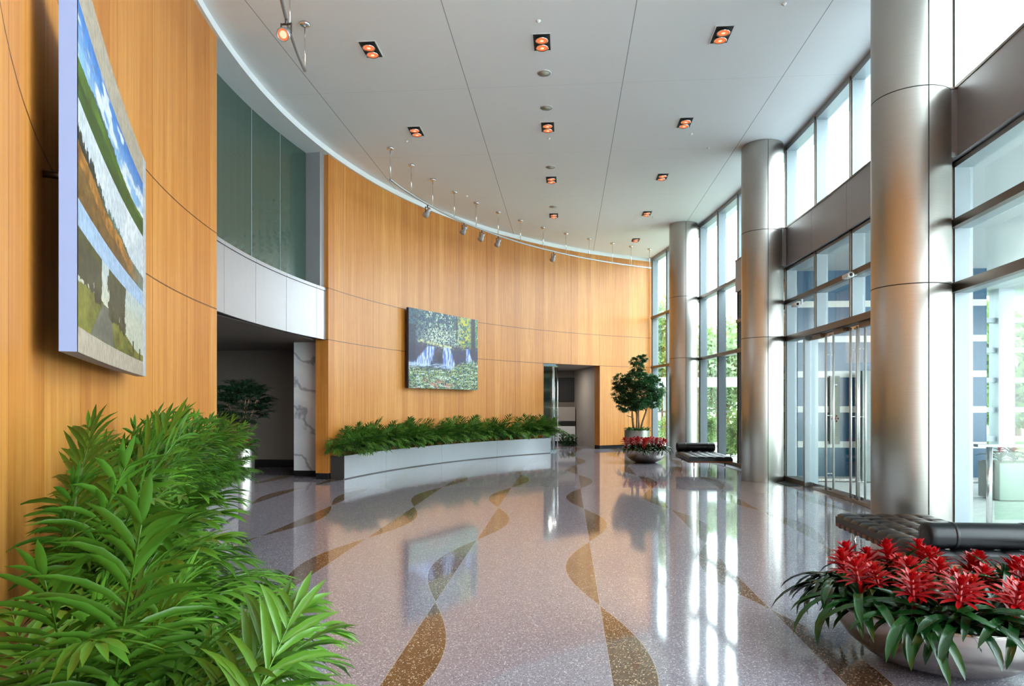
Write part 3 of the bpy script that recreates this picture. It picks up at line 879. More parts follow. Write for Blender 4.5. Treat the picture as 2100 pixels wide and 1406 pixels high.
canvas('picture', 20.6, 32.3, 2.03, 4.12, 15.70, 0.07, 420, 290, lambda u, z: waterfall(u, z/2.09)*0.78, simple('dark_canvas_side', rgb(34, 30, 50), 0.5), 'square-looking picture of a forest waterfall in blue and green on the far timber wall')

# ------------------------------------------------------------------ planters
def planter(name, sgn, label):
    t = empty(name, (0, 0, 0), 0, label, 'planter')
    a0, a1 = 8.75, 43.6
    rf = lambda a: 15.53 - 0.15*(a-a0)/(a1-a0)
    hgt = 0.50; js = [a0, 15.6, 25.0, 34.4, a1]
    def fn(a, o): return wal(sgn*a, (rf(a) if o[0] == 'f' else RW - 0.01) + o[1])
    def blk(m, b0, b1, o0, o1, z0, z1, mi=0):
        vs = []; ts = arcts(b0, b1, 1.0); prof = [(o0, z0), (o1, z0), (o1, z1), (o0, z1)]
        m.sweep(lambda a, o: fn(a, o), ts, prof, mi)
    m = MB()
    for i in range(4): blk(m, js[i]+0.012, js[i+1]-0.012, ('f', 0), ('f', 0.02), 0.02, hgt)
    m.build('front_panel', M['satin'], t)
    m = MB(); blk(m, a0+0.02, a1-0.02, ('f', 0.021), ('b', 0), 0.0, hgt-0.05); m.build('body', M['darksteel'], t)
    for nm, b in (('end_panel', a0), ('end_panel', a1)):
        m = MB(); blk(m, b-0.04, b+0.04, ('f', 0.0), ('b', 0), 0.02, hgt); m.build(nm, M['darksteel'], t)  # dark reflection on the ends is put into their colour
    # gravel bed
    m = MB(); ts = arcts(a0+0.06, a1-0.06, 0.25); vs = []; n = 7; fs = []
    for a in ts:
        for k in range(n):
            x, y = wal(sgn*a, rf(a)+0.025 + (RW-0.015-rf(a)-0.025)*k/(n-1))
            vs.append((x, y, hgt-0.03 + random.uniform(-0.006, 0.012)))
    for i in range(len(ts)-1):
        for k in range(n-1): fs.append((i*n+k, i*n+k+1, (i+1)*n+k+1, (i+1)*n+k))
    m.add(vs, fs, 0, True); m.build('gravel', M['gravel'], t)
    return t
planter('planter', 1, 'long low curved planter of pale metal panels under the waterfall picture')
planter('planter', -1, 'dark sided curved planter along the near timber wall at bottom left')

# ------------------------------------------------------------------ palms
def frond_mesh(name, mat, L=0.8, npairs=12, leaf=0.26, wid=0.026, e0=75, e1=5, seed=0, bare=0.35, seg=3):
    rs = random.Random(seed); m = MB()
    N = 14; pts = [Vector((0, 0, 0))]; dirs = []
    for i in range(N):
        t = i/(N-1); el = R(e0 + (e1-e0)*t**1.3)
        d = Vector((math.cos(el), 0, math.sin(el))); dirs.append(d); pts.append(pts[-1] + d*(L/N))
    rad = [0.0045*(1-0.8*i/N)+0.0008 for i in range(N+1)]
    m.tube(pts, rad, 4, 0, True)
    def at(t):
        f = t*N; i = min(int(f), N-1); return pts[i].lerp(pts[i+1], f-i), dirs[i]
    for k in range(npairs+1):
        t = bare + (1-bare)*k/npairs; p, d = at(min(t, 0.999))
        up = Vector((-d.z, 0, d.x)).normalized()
        tt = k/npairs
        ll = leaf*(0.62 + 0.75*math.sin(math.pi*min(1, 0.18+0.75*tt)))*0.8*rs.uniform(0.9, 1.1)
        sides = (-1, 1) if k < npairs else (-1, 0.02, 1)
        for s in sides:
            fwd = R(62 - 42*tt + rs.uniform(-14, 14))        # angle to the rachis
            side = Vector((0, s, 0))
            dr = (d*math.cos(fwd) + side*math.sin(fwd) + up*(0.22 + rs.uniform(-0.22, 0.22))).normalized()
            wv = dr.cross(up).normalized()
            w = wid*rs.uniform(0.85, 1.15); q = p.copy(); vs = []
            prof = [0.25, 0.8, 1.0, 0.72, 0.0] if seg >= 4 else [0.35, 1.0, 0.7, 0.0]
            nn = len(prof)
            for i, wf in enumerate(prof):
                h = w*wf*0.5
                cr = up*(-0.3*h)
                if wf > 0: vs += [q - wv*h, q + up*(-0.45*h), q + wv*h]
                else: vs += [q]
                dr = (dr + Vector((0, 0, -0.17 - rs.uniform(0, 0.1)))).normalized()
                q = q + dr*(ll/(nn-1))
            fs = []
            for i in range(nn-2): fs += [(3*i, 3*i+1, 3*i+4, 3*i+3), (3*i+1, 3*i+2, 3*i+5, 3*i+4)]
            b = 3*(nn-2); tip = 3*(nn-1); fs += [(b, b+1, tip), (b+1, b+2, tip)]
            m.add(vs, fs, 0, True)
    return m.mesh(name, mat)

near_f = [frond_mesh('frond', M['palm'], 0.82, 15, 0.19, 0.021, e0, e1, 10+i, 0.36, 4)
          for i, (e0, e1) in enumerate(((84, 50), (80, 20), (74, -5), (66, -25), (78, 5), (60, -10), (70, -45), (50, -20)))]
far_f = [frond_mesh('frond', M['palmfar'], 0.82, 11, 0.24, 0.034, e0, e1, 40+i, 0.3, 3)
         for i, (e0, e1) in enumerate(((84, 50), (78, 15), (70, -10), (60, -30), (52, -25)))]
def palm(x, y, z, facing, meshes, n, sc0, label, group, spread=105, low=1.0, high=1.0):
    t = empty('potted_palm', (x, y, z), 0, label, 'palm plant', group)
    for k in range(n):
        az = facing + R(random.uniform(-spread, spread))
        q = random.randrange(len(meshes)); me = meshes[q]; s = sc0*random.uniform(0.75, 1.12)*(high if q in (0, 1) else low)
        link('frond', me, t, (random.uniform(-0.05, 0.05), random.uniform(-0.05, 0.05), 0), (random.uniform(-0.35, 0.35), random.uniform(-0.15, 0.12), az), s)
    return t
for i in range(23):
    a = -(9.6 + 33.6*i/22); fc = math.atan2(-(wal(a, 1)[1]-CY), -(wal(a, 1)[0]-CX))
    for j in range(1):
        x, y = wal(a + random.uniform(-0.4, 0.4), 15.62 + random.uniform(-0.03, 0.05))
        palm(x, y, 0.46, fc, near_f, 30, 1.0 if i < 16 else 1.1, 'tall feathery green palm in the dark planter along the near timber wall', 'palms in the near planter', 82 if i < 20 else 98, 0.68 if i < 14 else 0.9, 1.2 if 2 < i < 15 else (1.12 if i < 19 else 0.93))
for i in range(28):
    a = 9.2 + 34.2*i/27; fc = math.atan2(-(wal(a, 1)[1]-CY), -(wal(a, 1)[0]-CX))
    x, y = wal(a, 15.62 - 0.10*i/27)
    palm(x, y, 0.46, fc, far_f, 24, 0.92, 'bushy dark green palm in the long pale planter under the waterfall picture', 'palms in the far planter', 95)

# ------------------------------------------------------------------ bromeliads and bowls
def strap_leaf(m, L, w, az, e0, e1, rs, mi=0, base=(0, 0, 0), n=8):
    p = Vector(base); vs = []; fs = []
    ca, sa = math.cos(az), math.sin(az); side = Vector((-sa, ca, 0))
    for i in range(n+1):
        t = i/n; el = R(e0 + (e1-e0)*t)
        h = w*0.5*(min(1, 0.55+1.2*t))*(1-max(0, (t-0.6)/0.4)**3.2)
        d = Vector((ca*math.cos(el), sa*math.cos(el), math.sin(el)))
        up = Vector((-ca*math.sin(el), -sa*math.sin(el), math.cos(el)))
        if i == n: vs.append(p)
        else: vs += [p - side*h + up*h*0.35, p - up*h*0.15, p + side*h + up*h*0.35]
        p = p + d*(L/n)
    for i in range(n-1): fs += [(3*i, 3*i+1, 3*i+4, 3*i+3), (3*i+1, 3*i+2, 3*i+5, 3*i+4)]
    b = 3*(n-1); fs += [(b, b+1, 3*n), (b+1, b+2, 3*n)]
    m.add(vs, fs, mi, True)
def brom_meshes(seed):
    rs = random.Random(seed); out = []
    for outer in (False, True):
        m = MB()
        if outer:
            for k in range(15):
                az = rs.uniform(-1.75, 1.75) if k < 12 else rs.uniform(0, 6.28)
                strap_leaf(m, rs.uniform(0.40, 0.60), 0.048, az, rs.uniform(40, 72), rs.uniform(-100, -40), rs, n=9)
        else:
            for k in range(13):
                strap_leaf(m, rs.uniform(0.28, 0.46), 0.044, k*2.4+rs.uniform(-.3, .3), rs.uniform(45, 84), rs.uniform(-60, 10), rs)
        out.append(m.mesh('leaves', M['strap']))
    m = MB()
    m.tube([(0, 0, 0), (0, 0, 0.29)], 0.010, 6)
    for ring, (z, L, e0, e1, n) in enumerate(((0.19, 0.13, 22, -14, 9), (0.225, 0.13, 36, 0, 9), (0.25, 0.105, 50, 15, 8), (0.275, 0.075, 66, 40, 7), (0.29, 0.05, 80, 60, 5))):
        for k in range(n):
            strap_leaf(m, L*rs.uniform(.8, 1.15), 0.024, k*2*math.pi/n+ring*0.4+rs.uniform(-.2, .2), e0+rs.uniform(-8, 8), e1, rs, 0, (0, 0, z), 5)
    for k in range(4): strap_leaf(m, 0.12, 0.03, k*1.7, 70, 30, rs, 0, (0, 0, 0.05+0.04*k), 4)
    fl = m.mesh('flower', M['red'])
    m = MB(); m.lathe([(0.010, 0.30), (0.009, 0.318), (0.003, 0.328)], 6); tp = m.mesh('flower_tip', M['yellow'])
    return out, fl, tp
BM = [brom_meshes(s) for s in (1, 2, 3)]
def bromeliad(x, y, z, s, tilt, az, label, group, k, outer=False, fs=0.9, ls=1.0):
    t = empty('bromeliad', (x, y, z), 0, label, 'flowering plant', group)
    t.rotation_euler = (-tilt*math.sin(az), tilt*math.cos(az), 0)
    t.scale = (s, s, s)
    lf, fl, tp = BM[k % 3]
    link('leaves', lf[1 if outer else 0], t, rot=(0, 0, az if outer else random.uniform(0, 6)), scale=ls)
    f = link('flower', fl, t, rot=(0, 0, random.uniform(0, 6)), scale=fs)
    link('flower_tip', tp, f)
    return t
def bowl(x, y, rad, label, z=0.0, name='flower_bowl'):
    t = empty(name, (x, y, z), 0, label, 'bowl')
    s = rad/0.59
    prof = [(0.20, 0.0), (0.26, 0.005), (0.40, 0.06), (0.50, 0.14), (0.565, 0.235), (0.59, 0.33), (0.592, 0.35), (0.578, 0.352), (0.572, 0.335), (0.55, 0.24)]
    m = MB(); m.lathe([(r*s, h*s) for r, h in prof], 96, 0, True, caps=False); m.lathe([(0.0001, 0.004*s), (0.2*s, 0.004*s)], 96, 0, True, caps=False)
    m.build('bowl', M['bowlsteel'], t)
    m = MB(); n = 40; vs = [(0, 0, 0.33*s)]; fs = []
    for i in range(1, 13):
        for k in range(n):
            r = 0.568*s*i/12; vs.append((r*math.cos(k*2*math.pi/n), r*math.sin(k*2*math.pi/n), (0.305 + 0.03*(1-(i/12)**2))*s + random.uniform(-.006, .008)))
    for k in range(n): fs.append((0, 1+k, 1+(k+1) % n))
    for i in range(11):
        for k in range(n): fs.append((1+i*n+k, 1+(i+1)*n+k, 1+(i+1)*n+(k+1) % n, 1+i*n+(k+1) % n))
    m.add(vs, fs, 0, True); m.build('moss', M['moss'], t)
    return t
NBX, NBY = 2.31, 4.44
bowl(NBX, NBY, 0.62, 'wide shallow spun steel bowl of red flowers at the bottom right corner')
spots = [(0, 0)] + [(0.19, a) for a in (20, 80, 140, 200, 260, 320)] + [(0.36, a) for a in range(0, 360, 33)] + [(0.48, a) for a in range(12, 372, 30)]
for i, (r, a) in enumerate(spots):
    az = R(a + random.uniform(-8, 8))
    bromeliad(NBX + r*math.cos(az), NBY + r*math.sin(az), 0.32, random.uniform(0.95, 1.1), r*(0.75 if r < 0.45 else 0.5), az, 'red flowering bromeliad with glossy strap leaves in the near steel bowl', 'bromeliads in the near bowl', i, r > 0.45, 0.98)
FBX, FBY = 2.18, 19.15
bowl(FBX, FBY, 0.585, 'shallow steel bowl of red flowers in front of the potted tree')
for i, (r, a) in enumerate(spots[:1] + spots[1:7] + spots[7:18] + spots[18::2]):
    az = R(a + random.uniform(-8, 8))
    bromeliad(FBX + r*math.cos(az), FBY + r*math.sin(az), 0.31, random.uniform(0.95, 1.1), r*0.7, az, 'red bromeliad in the far steel bowl in front of the potted tree', 'bromeliads in the far bowl', i, r > 0.45, 1.1, 0.8)

# ------------------------------------------------------------------ daybeds
def daybed(x, y, flip, label):
    """1 m wide in x, 2 m long in y; the bolster lies at the low-y end (flip: at the high-y end)"""
    t = empty('daybed', (x, y, 0), 0, label, 'daybed')
    W, L = 0.98, 1.98
    nx, ny = 48, 96; m = MB()
    def zt(px, py):
        gx = (px/W)*5; gy = (py/L)*10
        fx = abs(gx-round(gx)); fy2 = abs(gy-round(gy))
        sx = 1-math.exp(-(fx/0.09)**2) if 0.3 < gx < 4.7 else 1
        sy = 1-math.exp(-(fy2/0.09)**2) if 0.3 < gy < 9.7 else 1
        puff = 0.014*math.sin(math.pi*(gx % 1))**0.5*math.sin(math.pi*(gy % 1))**0.5 if (gx % 1) and (gy % 1) else 0
        b = 0.0
        if round(gx) in (1, 2, 3, 4) and round(gy) in range(1, 10): b = 0.014*math.exp(-(fx**2+fy2**2)/0.012)
        return 0.395 + puff - 0.007*(1-sx) - 0.007*(1-sy) - b
    def ed(v, mx):
        e = min(v, mx-v); return -0.03*(1-min(1, e/0.03))**2
    vs = []; fs = []
    for j in range(ny+1):
        for i in range(nx+1):
            px, py = W*i/nx, L*j/ny
            vs.append((px, py, zt(px, py) + ed(px, W) + ed(py, L)))
    for j in range(ny):
        for i in range(nx): k = j*(nx+1)+i; fs.append((k, k+1, k+nx+2, k+nx+1))
    m.add(vs, fs, 0, True)
    m.box(0.0, W, 0.0, L, 0.30, 0.368)
    m.build('cushion', M['leather'], t, bevel=0)
    m = MB(); m.box(0.0, W, 0.0, 0.035, 0.262, 0.298); m.box(0.0, W, L-0.035, L, 0.262, 0.298); m.box(0.0, 0.035, 0.035, L-0.035, 0.262, 0.298); m.box(W-0.035, W, 0.035, L-0.035, 0.262, 0.298)
    m.build('frame', M['walnut'], t, bevel=0.004)
    for px in (0.14, W-0.14):
        for py in (0.16, L-0.16):
            m = MB(); m.tube([(px, py, 0), (px, py, 0.262)], 0.013, 10); m.build('leg', M['chrome'], t)
    for k in range(14):
        py = 0.12 + (L-0.24)*k/13
        m = MB(); m.box(-0.004, W+0.004, py-0.025, py+0.025, 0.256, 0.300); m.build('strap', M['leather'], t)
    by = L-0.12 if flip else 0.12
    m = MB(); rr = 0.108
    prof = [(0.0, -0.02), (0.02, -0.09), (0.005, -0.1)]
    ring = [(0.0001, 0.0), (rr*0.8, 0.0), (rr*0.93, 0.006), (rr, 0.02)] + [(rr, 0.06*k) for k in range(1, 16)] + [(rr, 0.94), (rr*0.93, 0.954), (rr*0.8, 0.96), (0.0001, 0.96)]
    m.lathe(ring, 36, 0, True, caps=False)
    o = m.build('bolster', M['leather'], t); o.rotation_euler = (0, R(90), 0); o.location = (0.01, by, 0.405+rr)
    for zz in (0.2, 0.76):
        m = MB(); m.lathe([(rr+0.001, zz), (rr+0.004, zz+0.002), (rr+0.004, zz+0.028), (rr+0.001, zz+0.03)], 36, 0, True, caps=False); m.build('strap', M['leather'], o)
    m = MB(); m.lathe([(rr*0.86, -0.001), (rr*0.9, -0.003), (rr*0.94, 0.004)], 36, 0, True, caps=False); m.build('piping', M['leather'], o)
    return t
daybed(2.96, 5.82, False, 'black leather daybed with bolster behind the near flower bowl')
daybed(2.80, 15.93, True, 'black leather daybed with bolster beside the far flower bowl, by the middle column')

# ------------------------------------------------------------------ cylinder pots, tree, alcove palm
def pot(x, y, r, h, label):
    t = empty('cylinder_pot', (x, y, 0), 0, label, 'pot')
    m = MB(); m.lathe([(r-0.01, 0), (r-0.01, 0.02), (r, 0.02), (r, h-0.03), (r+0.006, h-0.03), (r+0.006, h), (r-0.012, h), (r-0.012, h-0.08)], 64, 0, True, caps=False)
    o = m.build('pot_wall', M['steel'], t); mm = o.modifiers.new('es', 'EDGE_SPLIT'); mm.split_angle = R(40)
    m = MB(); m.lathe([(r-0.012, h-0.07), (0.001, h-0.05)], 40); m.build('soil', M['moss'], t)
    return t
TX, TY = 2.31, 22.7
pot(TX, TY, 0.41, 0.76, 'steel cylinder pot holding the bushy indoor tree')
def tree():
    t = empty('indoor_tree', (TX, TY, 0.70), 0, 'bushy multi-stem indoor tree with glossy dark leaves in a steel pot', 'tree')
    rs = random.Random(3); tips = []
    m = MB()
    stems = [((-0.10, 0.0), (-0.12, 0.05)), ((0.03, 0.05), (0.05, -0.1)), ((0.14, -0.03), (0.24, 0.05)), ((-0.02, -0.08), (-0.02, 0.2))]
    for (b, q) in stems:
        pts = []; n = 7
        for i in range(n):
            f = i/(n-1)
            pts.append((b[0]+(q[0])*f**1.5+0.02*math.sin(5*f+b[0]*30), b[1]+q[1]*f**1.5, 0.95*f*1.05))
        m.tube(pts, [0.042*(1-0.5*i/(n-1)) for i in range(n)], 8)
        e = Vector(pts[-1])
        for k in range(5):
            az = rs.uniform(0, 6.28); d = Vector((math.cos(az)*0.55, math.sin(az)*0.55, 0.5+rs.uniform(0, .5)))
            s0 = Vector(pts[-1 - (k % 3)])
            p2 = s0+d*0.3; p3 = s0+d*0.62+Vector((0, 0, 0.1)); m.tube([s0, p2, p3], [0.018, 0.012, 0.006], 6)
    m.tube([(-0.1, 0, 0.42), (-0.22, 0.0, 0.50), (-0.34, 0.0, 0.53)], [0.018, 0.014, 0.008], 6)
    m.build('trunk', M['bark'], t)
    m = MB()
    blobs = [((0, 0, 1.34), 0.62), ((-0.42, 0.0, 1.33), 0.42), ((-0.52, 0, 1.62), 0.28), ((0.46, 0, 1.4), 0.42), ((0.5, 0.05, 1.12), 0.30), ((-0.36, 0, 0.98), 0.30), ((0.0, 0.05, 1.75), 0.34), ((0.02, -.1, 2.05), 0.19), ((0.3, 0, 1.68), 0.26), ((0.56, 0, 1.72), 0.12), ((0.1, -0.3, 1.3), 0.4), ((0.08, 0, 2.35), 0.12), ((-0.1, 0, 2.32), 0.1), ((0.22, 0, 2.42), 0.08)]
    def leaf(c, d, L, w):
        d = d.normalized(); s = d.cross(Vector((0, 0, 1)));
        if s.length < 0.1: s = Vector((1, 0, 0))
        s.normalize(); u = s.cross(d)
        p1 = c + d*L*0.45 ; p2 = c + d*L*0.8 - Vector((0, 0, L*0.1)); p3 = c + d*L - Vector((0, 0, L*0.22))
        m.add([c, p1 - s*w, p1 - u*w*0.3, p1 + s*w, p2 - s*w*0.7, p2 - u*w*.2, p2 + s*w*.7, p3], [(0, 1, 2), (0, 2, 3), (1, 4, 5, 2), (2, 5, 6, 3), (4, 7, 5), (5, 7, 6)], 0, True)
    for (c, r) in blobs:
        nc = int(26 + 1150*r*r)
        for k in range(nc):
            v = Vector((rs.gauss(0, 1), rs.gauss(0, 1), rs.gauss(0, 1))).normalized()*r*rs.uniform(0.55, 1.0)**0.5
            cc = Vector(c) + v
            for q in range(7):
                az = q*0.9 + rs.uniform(-.3, .3)
                dv = Vector((math.cos(az), math.sin(az), rs.uniform(-0.2, 0.5))) + v.normalized()*0.8
                leaf(cc, dv, rs.uniform(0.09, 0.135), rs.uniform(0.016, 0.023))
    m.build('crown', M['ficus'], t)
tree()
def groundcover(x, y, z, r, label, mat, n=90, hh=0.1):
    rs = random.Random(int(x*100)); m = MB()
    for k in range(n):
        a = rs.uniform(0, 6.28); q = r*math.sqrt(rs.random())
        for j in range(3):
            strap_leaf(m, rs.uniform(0.08, 0.15), 0.05, rs.uniform(0, 6.28), rs.uniform(10, 70), -30, rs, 0, (q*math.cos(a), q*math.sin(a), rs.uniform(0, hh)), 4)
    o = m.build('leafy_plant', mat); o.location = (x, y, z)
    tag(o, label, 'plant'); return o
groundcover(TX, TY, 0.70, 0.40, 'low light green leafy plant round the foot of the indoor tree', M['palm'])
groundcover(0.05, 26.6, 0.0, 0.35, 'small leafy plant on the floor inside the far doorway', M['ficus'], 140, 0.42)

AX, AY = -7.05, 14.3
pot(AX + 0.05, AY, 0.235, 0.66, 'narrow steel pot of the dark palm inside the side opening')
t = empty('fan_palm', (AX, AY, 0.6), 0, 'dark bushy palm standing in the shaded side opening', 'palm')
rs = random.Random(9)
m = MB()
for k in range(9):
    a = rs.uniform(0, 6.28); m.tube([(0.08*math.cos(a), 0.08*math.sin(a), 0), (0.2*math.cos(a), 0.2*math.sin(a), 0.7), (0.35*math.cos(a), 0.35*math.sin(a), 1.1)], 0.01, 5)
m.build('canes', M['bark'], t)
m = MB()
for k in range(150):
    v = Vector((rs.gauss(0, 1), rs.gauss(0, 1), rs.gauss(0, 1))).normalized()
    c = Vector((v.x*0.62*rs.uniform(.4, 1), v.y*0.62*rs.uniform(.4, 1), 0.98+v.z*0.52*rs.uniform(.4, 1)))
    base = math.atan2(v.y, v.x)
    for j in range(9):
        strap_leaf(m, rs.uniform(0.22, 0.34), 0.03, base + (j-4)*0.33, 35+v.z*30+rs.uniform(-10, 10), -35, rs, 0, tuple(c), 4)
m.build('foliage', M['palmdark'], t)
for i, (dx, dy) in enumerate(((0.3, -0.25), (0.42, -0.1), (0.2, -0.4))):
    pass
b_ = bromeliad(AX+0.17, AY-0.12, 0.62, 0.95, 0.5, -1.0, 'red flower at the foot of the dark palm in the side opening', None, 1)

# ------------------------------------------------------------------ security cameras
def seccam(y, z, label):
    x, _ = fac(y, 0.0); t = empty('security_camera', (x-0.02, y, z), 0, label, 'security camera')
    m = MB(); m.box(0.0, 0.03, -0.03, 0.03, -0.05, 0.05); m.tube([(0, 0, 0), (-0.08, 0, 0.0), (-0.1, 0, -0.03)], 0.014, 8); m.build('bracket', M['white'], t)
    m = MB(); m.box(-0.17, -0.06, -0.16, 0.08, -0.10, -0.03); m.build('housing', M['white'], t, bevel=0.02)
    m = MB(); m.tube([(-0.115, -0.165, -0.065), (-0.115, -0.155, -0.065)], 0.024, 14); m.build('lens', M['black'], t)
seccam(11.42, 3.73, 'white security camera mounted above the entrance doors beside the large column')
seccam(13.85, 3.62, 'small white security camera above the sidelight by the middle column')

# ------------------------------------------------------------------ outside
m = MB(); ys = [(-30 + i*2.0) for i in range(70)]
vs = []; fs = []
for y in ys:
    yy = min(max(y, -3.5), 30); x = fac(yy, 0.21)[0] if -3 <= y <= 29 else -60
    vs += [(x, y, -0.02), (90, y, -0.02)]
for i in range(len(ys)-1): fs.append((2*i, 2*i+1, 2*i+3, 2*i+2))
m.add(vs, fs); m.build('ground', M['paving'], kind='structure')
m = MB(); m.box(9.0, 60, 20.0, 60, -0.015, 0.03); m.box(3.0, 60, 30.0, 90, -0.015, 0.02); o = m.build('lawn', M['lawn']); o['kind'] = 'structure'
# entrance canopy
m = MB(); m.hexa([fac(4.6, 0.3)+(4.48,), (16, 4.6, 4.48), (16, 20.0, 4.48), fac(17.9, 0.3)+(4.48,), fac(4.6, 0.3)+(4.9,), (16, 4.6, 4.9), (16, 20.0, 4.9), fac(17.9, 0.3)+(4.9,)])
m.build('ceiling_canopy', simple('canopy_soffit', rgb(160, 166, 168), 0.6), kind='structure')
for x, y, lb in ((6.9, 12.9, 'square downlight in the outdoor canopy seen through the transom window'), (6.0, 8.9, 'square downlight in the outdoor canopy right of the large column'), (7.6, 11.2, 'square downlight of the outdoor canopy farther out')):
    t = empty('canopy_light', (x, y, 4.48), 0, lb, 'ceiling light')
    m = MB(); m.box(-.15, .15, -.15, .15, -0.012, 0.0); m.build('trim_frame', M['bronze'], t)
    m = MB(); m.box(-.11, .11, -.11, .11, -0.016, -0.01); m.build('diffuser', M['lampcore'], t)
# dark blue clad wing wall with pale courses
def clad():
    t = NT('blue_cladding')
    tc = t.n('ShaderNodeTexCoord'); sep = t.n('ShaderNodeSeparateXYZ'); t.l(tc.outputs['Object'], sep.inputs[0])
    z = sep.outputs[2]
    mm = t.math('MODULO', t.math('ADD', z, 0.755*10 - 0.74 + 0.3775), 0.755)
    b = t.math('LESS_THAN', t.math('ABSOLUTE', t.math('SUBTRACT', mm, 0.3775)), 0.068)
    b = t.math('MULTIPLY', b, t.math('LESS_THAN', z, 4.2))
    nz = t.noise(tc.outputs['Object'], 2.0, 3)
    blue = t.mix(nz, rgb(8, 48, 74), rgb(16, 76, 104))
    c = t.mix(b, blue, rgb(188, 188, 180))
    t.pr(c, 0.2, 0, 0.5); return t.m
M['clad'] = clad(); M['outpanel'] = simple('pale_render_panel', rgb(138, 144, 140), 0.6, 0, 4, 0.04)
m = MB(); m.box(4.98, 8.86, 15.2, 17.85, 0.0, 4.48); m.build('wall_entrance_wing', M['clad'], kind='structure')
m = MB(); m.box(5.0, 8.9, 14.75, 15.2, 0.0, 0.05); o = m.build('pebble_strip', M['gravel']); o['kind'] = 'structure'
# sign panel with a red mark, pale wall panel
x0 = 5.62
sg = empty('entrance_sign', (5.72, 15.1, 0.75), 0, 'narrow pale sign panel with a round red emblem behind the entrance doors', 'sign')
m = MB(); m.box(-0.1, 0.1, 0, 0.07, 0.0, 1.46); m.build('panel', simple('cream_panel', rgb(128, 132, 118), 0.6), sg)
m = MB()
for k in range(6):
    a = k*math.pi/3; m.tube([(0.05*math.cos(a), -0.004, 0.55+0.05*math.sin(a)), (0.078*math.cos(a), -0.004, 0.55+0.078*math.sin(a))], 0.016, 8)
m.tube([(0.0, -0.004, 0.52), (0.0, -0.004, 0.57)], 0.012, 8); m.tube([(0.0, -0.004, 0.57), (0.025, -0.004, 0.555)], 0.01, 8)
m.build('emblem', simple('sign_red', rgb(120, 16, 12), 0.6), sg)
m = MB(); m.tube([(0, -0.006, 1.27), (0, 0.0, 1.27)], 0.045, 20); m.build('disc', M['satin'], sg)
m = MB()
for k, w in enumerate((0.05, 0.045, 0.03, 0.05)): m.box(-w, w, -0.003, 0, 0.30-0.04*k, 0.312-0.04*k)
m.box(-0.012, 0.012, -0.004, 0, 0.08, 0.11); m.build('lettering', M['darksteel'], sg)
m = MB(); m.box(0, 0.95, 0, 0.1, 0, 2.3); o = m.build('wall_pale_panel', M['outpanel'], kind='structure'); o.location = (6.12, 14.7, 0)
# glazed screen of the porch
m = MB()
for z in (0.74, 1.47, 2.21, 2.96, 3.71): m.box(8.86, 15.0, 18.0, 18.2, z-0.06, z+0.06)
m.box(8.86, 15.0, 18.0, 18.25, 0, 0.12)
scr = m.build('trim_porch_rails', M['alu'], kind='structure')
m = MB(); m.box(10.72, 11.1, 17.9, 18.3, 0, 4.48); m.box(14.9, 15.1, 17.95, 18.2, 0, 4.48); m.build('trim_porch_posts', M['alu'], kind='structure')
m = MB(); m.box(8.86, 15.0, 18.12, 18.13, 0.1, 4.48); m.build('window_porch', M['porchglass'], kind='structure')
# guard rail
g = empty('glass_guard_rail', (5.4, 9.5, 0), 0, 'outdoor glass guard with steel post and flat top rail right of the large column', 'railing')
m = MB(); m.box(0.0, 2.6, -0.05, 0.05, 1.04, 1.075); m.build('top_rail', M['alu'], g)
for px in (0.17, 1.4, 2.5):
    m = MB(); m.tube([(px, 0, 0), (px, 0, 1.04)], 0.035, 14); m.build('post', M['chrome'], g)
for k, (a, b) in enumerate(((0.24, 1.33), (1.47, 2.43))):
    m = MB(); m.box(a, b, -0.006, 0.006, 0.08, 0.97); m.build('glass_panel', glass_mat('green_guard_glass%d' % k, (0.78, 0.9, 0.82, 1)), g)
pl2 = empty('planter_box', (7.2, 12.0, 0), 0, 'white outdoor planter box behind the glass guard rail', 'planter')
m = MB(); m.box(0, 3.0, 0, 0.6, 0.0, 0.62); m.build('box', M['outpanel'], pl2, bevel=0.01)
m = MB(); m.box(0.04, 2.96, 0.04, 0.56, 0.6, 0.63); m.build('soil', M['moss'], pl2)
for i in range(12):
    bromeliad(7.35 + 0.245*i, 12.25 + random.uniform(-.12, .12), 0.62, 0.95, 0.0, 0, 'red flowering plant in the white outdoor planter box', 'red plants in the outdoor planter', i)

